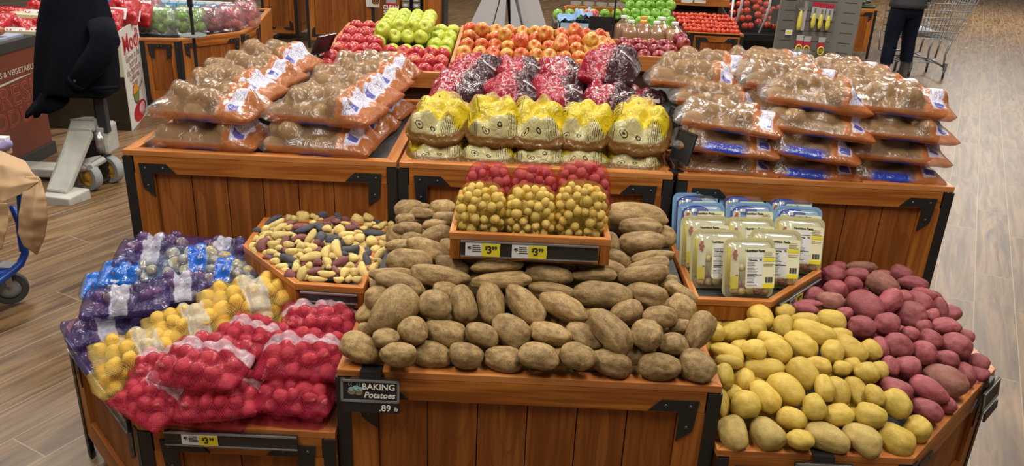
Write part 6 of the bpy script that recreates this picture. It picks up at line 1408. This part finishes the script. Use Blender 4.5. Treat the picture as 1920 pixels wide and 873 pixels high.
# ------------------------------------------------------------------ blue cart with kraft paper at the left edge
CB = plain('cart_blue', (.01, .07, .40), .3); KP = plain('kraft_paper', (.46, .29, .15), .75, var=.10, scale=6, bstr=.25)
K0 = at(18, 562, 0); K0.z = 0; kc = thing('stock_cart', 'blue-framed stock cart at the left edge with grey swivel wheel', 'cart', K0)
def K(px_, py_, Y=3.34): return aty(px_, py_, Y)-K0
m = MB(); m.tube([K(38, 350), K(42, 420), K(46, 450), K(47, 475), K(38, 495, 3.30), K(15, 515, 3.25), K(-25, 545, 3.18), K(-60, 570, 3.1)], .017, 10); m.build('frame_tube', CB, kc, smooth=True)
m = MB(); m.tube([K(22, 385, 3.36), K(34, 415, 3.35), K(42, 470, 3.34)], .013, 8); m.build('brace_tube', CB, kc, smooth=True)
m = MB(); slab(m, [K(-60, 495, 3.45), K(30, 490, 3.45), K(22, 505, 3.3), K(-60, 540, 3.1)], .012, (0, 0, -1)); m.build('deck', CB, kc)
wc = K(18, 540); wc.z = .088; Rm = Matrix.Translation(wc) @ Matrix.Rotation(math.radians(35), 4, 'Z') @ Matrix.Rotation(PI/2, 4, 'X')
wl = MB().lathe([(.05, -.017), (.074, -.017), (.080, -.010), (.080, .010), (.074, .017), (.05, .017)], 32, Rm).build('wheel', plain('caster_dark_grey', (.07, .075, .075), .6), kc)
MB().lathe([(0, .010), (.02, .018), (.03, .010), (.05, .012), (.05, -.012), (0, -.012)], 20, Rm).build('hub', plain('caster_light_grey', (.33, .36, .36), .5), wl, smooth=True)
m = MB(); slab(m, [wc+Vector((.01, -.03, .02)), wc+Vector((.035, -.03, .02)), wc+Vector((.03, -.02, .115)), wc+Vector((-.01, -.02, .115))], .008, (0, 1, 0)); slab(m, [wc+Vector((-.03, -.03, .11)), wc+Vector((.05, -.03, .11)), wc+Vector((.05, .04, .11)), wc+Vector((-.03, .04, .11))], .008, (0, 0, 1)); m.build('caster_fork', MET, kc)
def sheet(name, quad, parent, mat_, Y_d=.03, n=22, seed=0, hole=None, org=K0):
    """crumpled sheet between photographed edge points: quad = list of rows of (px,py,Y)"""
    rows_ = [[aty(*q)-org for q in r_] for r_ in quad]; off = Vector((seed, seed, seed)); R2 = []
    def interp(L_, t): k_ = t*(len(L_)-1); i = min(int(k_), len(L_)-2); return L_[i].lerp(L_[i+1], k_-i)
    cols = [[interp(r_, t) for t in np.linspace(0, 1, n)] for r_ in rows_]
    for t in np.linspace(0, 1, n*2):
        R2.append([])
        for c in range(n):
            p = interp([cols[i][c] for i in range(len(cols))], t); d = mnoise.noise(p*9+off)*Y_d+abs(mnoise.noise(p*4+off*2))*Y_d*1.2+mnoise.noise(p*26+off)*Y_d*.25
            R2[-1].append(p+Vector((d*.25, -d, d*.3)))
    return MB().grid(R2).build(name, mat_, parent, smooth=True, solid=.0015)
kp = thing('paper_bundle', 'torn brown kraft paper bag draped over the blue cart', 'paper', K0)
sheet('top_fold', [[(-40, 270, 3.5), (10, 285, 3.45), (48, 302, 3.4)], [(-40, 300, 3.3), (15, 310, 3.3), (66, 325, 3.32)], [(-40, 345, 3.22), (18, 350, 3.22), (74, 340, 3.28)], [(-40, 385, 3.2), (4, 380, 3.2), (44, 362, 3.25)]], kp, KP, seed=2)
sheet('right_flap', [[(44, 330, 3.27), (70, 330, 3.28), (74, 336, 3.3)], [(42, 365, 3.24), (70, 370, 3.25), (90, 370, 3.28)], [(40, 400, 3.24), (68, 405, 3.24), (94, 408, 3.28)], [(38, 435, 3.24), (62, 442, 3.24), (86, 445, 3.27)], [(48, 460, 3.25), (60, 468, 3.25), (70, 478, 3.27)]], kp, KP, seed=5)
sheet('left_flap', [[(-40, 375, 3.2), (-5, 378, 3.2), (15, 380, 3.2)], [(-40, 420, 3.18), (-5, 420, 3.18), (16, 425, 3.18)], [(-40, 470, 3.17), (-8, 470, 3.17), (8, 465, 3.18)]], kp, KP, seed=9)
p = aty(2, 270, 3.5); o = thing('printed_packet', 'purple and white printed packet on top of the kraft paper', 'packet', p); sm2 = pot_mesh('pouch', plain('purple_white_print', (.35, .30, .55), .35, var=.6, scale=30), 4, amp=.25, eyes=2); put('pouch', sm2, o, scale=(.045, .04, .035)); MB().box(-.035, .035, -.02, .02, .02, .035).build('sealed_end', TAGW, o)
MB().box(-.02, .02, 0, .04, -.05, -.02).build('backing_card', KP, o)

# ------------------------------------------------------------------ customer and trolley
PB0 = at(1672, 148, 0); JN = plain('dark_denim', (.006, .009, .020), .8, spec=.15, var=.2, scale=60, bstr=.2); SK = plain('skin', (.45, .27, .19), .5); BT = plain('grey_suede_boot', (.085, .075, .062), .8, var=.15); JC = plain('charcoal_jacket', (.030, .032, .034), .7, var=.2, scale=30)
pe = thing('person', 'person from behind in charcoal jacket, dark jeans and grey boots at a trolley', 'person', (PB0.x, PB0.y, 0))
def skin(name, V_, E_, R_, m_, parent, root_i=0, lv=2):
    me = bpy.data.meshes.new(name); me.from_pydata([Vector(v) for v in V_], E_, []); o = bpy.data.objects.new(name, me); C.objects.link(o); o.parent = parent
    s_ = o.modifiers.new('skin', 'SKIN'); s_.use_smooth_shade = True
    for i, r_ in enumerate(R_):
        q = me.skin_vertices[0].data[i]; q.radius = r_ if isinstance(r_, tuple) else (r_, r_); q.use_root = (i == root_i)
    ss = o.modifiers.new('ss', 'SUBSURF'); ss.levels = lv; ss.render_levels = lv; me.materials.append(m_); return o
b = .155
bv = [(0, 0, .94), (0, .0, 1.15), (0, -.01, 1.36), (0, 0, 1.47), (0, .02, 1.53), (0, .03, 1.62), (0, .03, 1.70),
      (-.095, 0, .88), (-.105, .02, .50), (-.125, -.02, .10), (.095, .02, .88), (.125, .06, .50), (.15, .06, .10),
      (-.18, 0, 1.42), (-.24, .05, 1.16), (-.16, .24, 1.04), (.18, 0, 1.42), (.24, .05, 1.16), (.18, .26, 1.04), (-.13, .33, 1.04), (.16, .35, 1.04)]
be = [(0, 1), (1, 2), (2, 3), (3, 4), (4, 5), (5, 6), (0, 7), (7, 8), (8, 9), (0, 10), (10, 11), (11, 12), (2, 13), (13, 14), (14, 15), (2, 16), (16, 17), (17, 18), (15, 19), (18, 20)]
br_ = [(.15, .11), (.13, .10), (.15, .10), .055, .055, .085, .07, .085, .055, .04, .085, .055, .04, .06, .045, .035, .06, .045, .035, .03, .03]
skin('body', bv, be, br_, SK, pe)
def ringv(cx, cy, z, a_, b2, n=28, sq=.9): return [Vector((cx+a_*math.copysign(abs(math.cos(t))**sq, math.cos(t)), cy+b2*math.copysign(abs(math.sin(t))**sq, math.sin(t)), z)) for t in np.linspace(0, 2*PI, n+1)]
m = MB(); m.grid([ringv(0, .0, z, a_, b2) for z, a_, b2 in ((1.0, .165, .12), (.93, .18, .135), (.86, .195, .145), (.80, .19, .135), (.76, .15, .10))])
for s_, pts in ((-1, [(-.085, .0, .86, .105, .135), (-.095, .0, .74, .100, .118), (-.102, .015, .60, .088, .098), (-.108, .02, .48, .078, .085), (-.115, .0, .38, .076, .086), (-.122, -.02, .27, .074, .080), (-.126, -.02, .205, .076, .080)]),
                (1, [(.085, .0, .86, .105, .135), (.105, .025, .74, .100, .118), (.118, .05, .60, .088, .098), (.128, .06, .48, .078, .085), (.14, .055, .38, .076, .086), (.150, .058, .27, .074, .080), (.154, .058, .225, .076, .080)])):
    m.grid([ringv(x+.004*math.sin(z*40), y, z, a_*(1+.03*math.sin(z*55)), b2) for x, y, z, a_, b2 in pts])
m.build('jeans', JN, pe, smooth=True)
m = MB(); m.grid([ringv(0, 0, z, a_, b2) for z, a_, b2 in ((.88, .212, .160), (.885, .220, .168), (.93, .218, .165), (1.0, .205, .155), (1.15, .195, .145), (1.32, .215, .14), (1.42, .19, .115), (1.48, .09, .075), (1.53, .07, .065))])
m.tube([(-.19, 0, 1.40), (-.235, .02, 1.28), (-.255, .06, 1.16), (-.215, .15, 1.09), (-.165, .25, 1.045)], [.075, .068, .06, .052, .045], 16).tube([(.19, 0, 1.40), (.235, .02, 1.28), (.255, .06, 1.16), (.22, .16, 1.09), (.185, .27, 1.045)], [.075, .068, .06, .052, .045], 16)
m.build('jacket', JC, pe, smooth=True)
hv = MB(); hv.lathe([(0, 1.80), (.06, 1.79), (.10, 1.74), (.112, 1.66), (.10, 1.56), (.07, 1.50), (0, 1.49)], 20, Matrix.Translation((0, .015, 0))); hv.build('hair', plain('dark_hair', (.03, .018, .01), .6), pe, smooth=True)
for s_, (x, y) in ((-1, (-.13, -.02)), (1, (.155, .058))):
    m = MB(); P3 = []
    for z, a_, b2, cy in ((0, .048, .125, .045), (.03, .050, .13, .045), (.07, .050, .115, .035), (.10, .052, .075, .01), (.16, .056, .066, 0), (.26, .064, .070, 0), (.275, .060, .066, 0)):
        P3.append([Vector((x+a_*math.cos(t), y+cy+b2*math.sin(t), z)) for t in np.linspace(0, 2*PI, 25)])
    m.grid(P3); m.add([tuple(p) for p in P3[0][:-1]], [tuple(range(24))]); m.build('boot', BT, pe, smooth=True)
for s_, hx in ((-1, -.13), (1, .16)):
    for f_ in range(4): MB().tube([(hx-.024+f_*.016, .345, 1.05), (hx-.024+f_*.016, .385, 1.055), (hx-.024+f_*.016, .395, 1.025), (hx-.024+f_*.016, .375, 1.005)], .009, 8).build('finger', SK, pe, smooth=True)
    MB().tube([(hx-s_*.03, .33, 1.04), (hx-s_*.045, .36, 1.02), (hx-s_*.04, .38, 1.0)], .010, 8).build('thumb', SK, pe, smooth=True)

WG = plain('cart_zinc', (.30, .31, .32), .35, .6); tc0 = at(1765, 148, 0); tc = thing('shopping_trolley', 'grey wire shopping trolley in front of the customer, white bag inside', 'shopping trolley', (tc0.x-.05, tc0.y, 0))
# basket: x along the picture (front at +x), y depth
zl, zr = .50, 1.02; xa, xb = -.62, .10; m = MB()
def bp(x, y, z): f_ = (z-zl)/(zr-zl); return Vector((x+(.16*f_ if x > 0 else 0), (y-.25)*(1+.18*f_)+.25, z))
for y in (0, .5):
    for q in range(17): x = xa+(xb-xa)*q/16; m.tube([bp(x, y, zl), bp(x, y, zr)], .0045, 4)
    for q in range(7): z = zl+(zr-zl)*q/6; m.tube([bp(xa, y, z), bp(xb, y, z)], .006, 4)
for q in range(11):
    y = .5*q/10; m.tube([bp(xb, y, zl), bp(xb, y, zr)], .0045, 4); m.tube([bp(xa, y, zl), bp(xb, y, zl)], .0028, 4)
for q in range(7): z = zl+(zr-zl)*q/6; m.tube([bp(xb, 0, z), bp(xb, .5, z)], .0045, 4)
for q in range(8): x = xa+(xb-xa)*q/7; m.tube([bp(x, 0, zl), bp(x, .5, zl)], .0028, 4)
m.build('wire_basket', WG, tc)
m = MB(); m.tube([bp(xa, 0, zr), bp(xb, 0, zr), bp(xb, .5, zr), bp(xa, .5, zr), bp(xa, 0, zr)], .010, 8); m.build('rim_bar', WG, tc)
m = MB(); slab(m, [bp(xb, -.005, zl-.03), bp(xb, .505, zl-.03), bp(xb, .505, zr), bp(xb, -.005, zr)], .004, (1, 0, 0))
m = MB()
for y in (.03, .47):
    m.tube([(xb-.02, y, zl), (xb-.06, y, .30), (xb-.05, y, .17)], .013, 8); m.tube([(xb-.16, y, zl), (xb-.18, y, .26), (xb-.24, y, .24), (-.35, y, .27), (-.62, y, .27), (-.66, y, .50)], .012, 8); m.tube([(xb-.24, y, .25), (xb-.05, y, .15)], .012, 8)
m.tube([(xb-.05, .03, .16), (xb-.05, .47, .16)], .010, 8); m.tube([(-.62, .03, .27), (-.62, .47, .27)], .010, 8); m.build('chassis', WG, tc, smooth=True)
m = MB()
for q in range(8): m.tube([(-.60+q*.075, .03, .20), (-.60+q*.075, .47, .20)], .003, 4)
for y in (.03, .25, .47): m.tube([(-.62, y, .20), (-.02, y, .20)], .004, 4)
m.build('lower_rack', WG, tc)
for i, (x, y) in enumerate(((xb-.03, .02), (xb-.03, .48), (-.36, .04), (-.36, .46))):
    Rm = Matrix.Translation((x, y, .062)) @ Matrix.Rotation(PI/2+.3, 4, 'X') @ Matrix.Rotation(.0, 4, 'Y')
    cs_ = MB().box(x-.016, x+.016, y-.022, y+.022, .10, .20).build('caster_housing', WG, tc, bevel=.006)
    Rm = Matrix.Translation((x, y, .062)) @ Matrix.Rotation(math.radians(62), 4, 'Z') @ Matrix.Rotation(PI/2, 4, 'X')
    wl = MB().lathe([(.0, -.012), (.055, -.014), (.062, -.008), (.062, .008), (.055, .014), (0, .012)], 24, Rm).build('wheel', plain('trolley_tyre', (.05, .05, .052), .5), tc)
MB().box(-.60, -.30, .02, .48, .93, 1.0).build('child_seat_flap', plain('seat_black', (.015, .015, .018), .4), tc, bevel=.01)
MB().tube([(-.70, .0, 1.05), (-.70, .5, 1.05)], .015, 10).build('push_handle', CBLK, tc); MB().tube([bp(xa, 0, zr), (-.70, 0, 1.05)], .010, 8).tube([bp(xa, .5, zr), (-.70, .5, 1.05)], .010, 8).build('handle_arm', WG, tc)
o = thing('carrier_bag', 'crumpled white plastic bag lying inside the trolley', 'plastic bag', tc.location+Vector((-.28, .22, zl+.06)))
put('bag_body', pot_mesh('bag_body', plain('white_plastic_bag', (.62, .63, .64), .4, var=.1), 14, amp=.5, eyes=9, depth=.25), o, scale=(.16, .13, .055)); put('handle_loop', pot_mesh('handle_loop', plain('white_plastic_bag', (.62, .63, .64), .4), 15, amp=.5), o, (.10, 0, .09), (0, .9, 0), (.08, .03, .02))
# scraps on the floor
SC = plain('paper_scrap', (.60, .58, .55), .7)
for q, (x, y) in enumerate(((1810, 44), (1860, 86), (1812, 90), (1838, 76))):
    p = at(x, y, .001); o = MB().add([(-.035, -.01, 0), (.0, -.022, .004), (.04, .0, 0), (.012, .02, .006), (-.02, .014, .002), (0, 0, .008)], [(0, 1, 5), (1, 2, 5), (2, 3, 5), (3, 4, 5), (4, 0, 5)]).build('paper_scrap', SC if q != 3 else STEMM, None, solid=.001)
    o.location = p; tag(o, '%s scrap on the floor right of the trolley, %s' % ('brown' if q == 3 else 'white', ('farthest away', 'furthest right', 'left of the brown one', 'beside two white ones')[q]), 'litter')
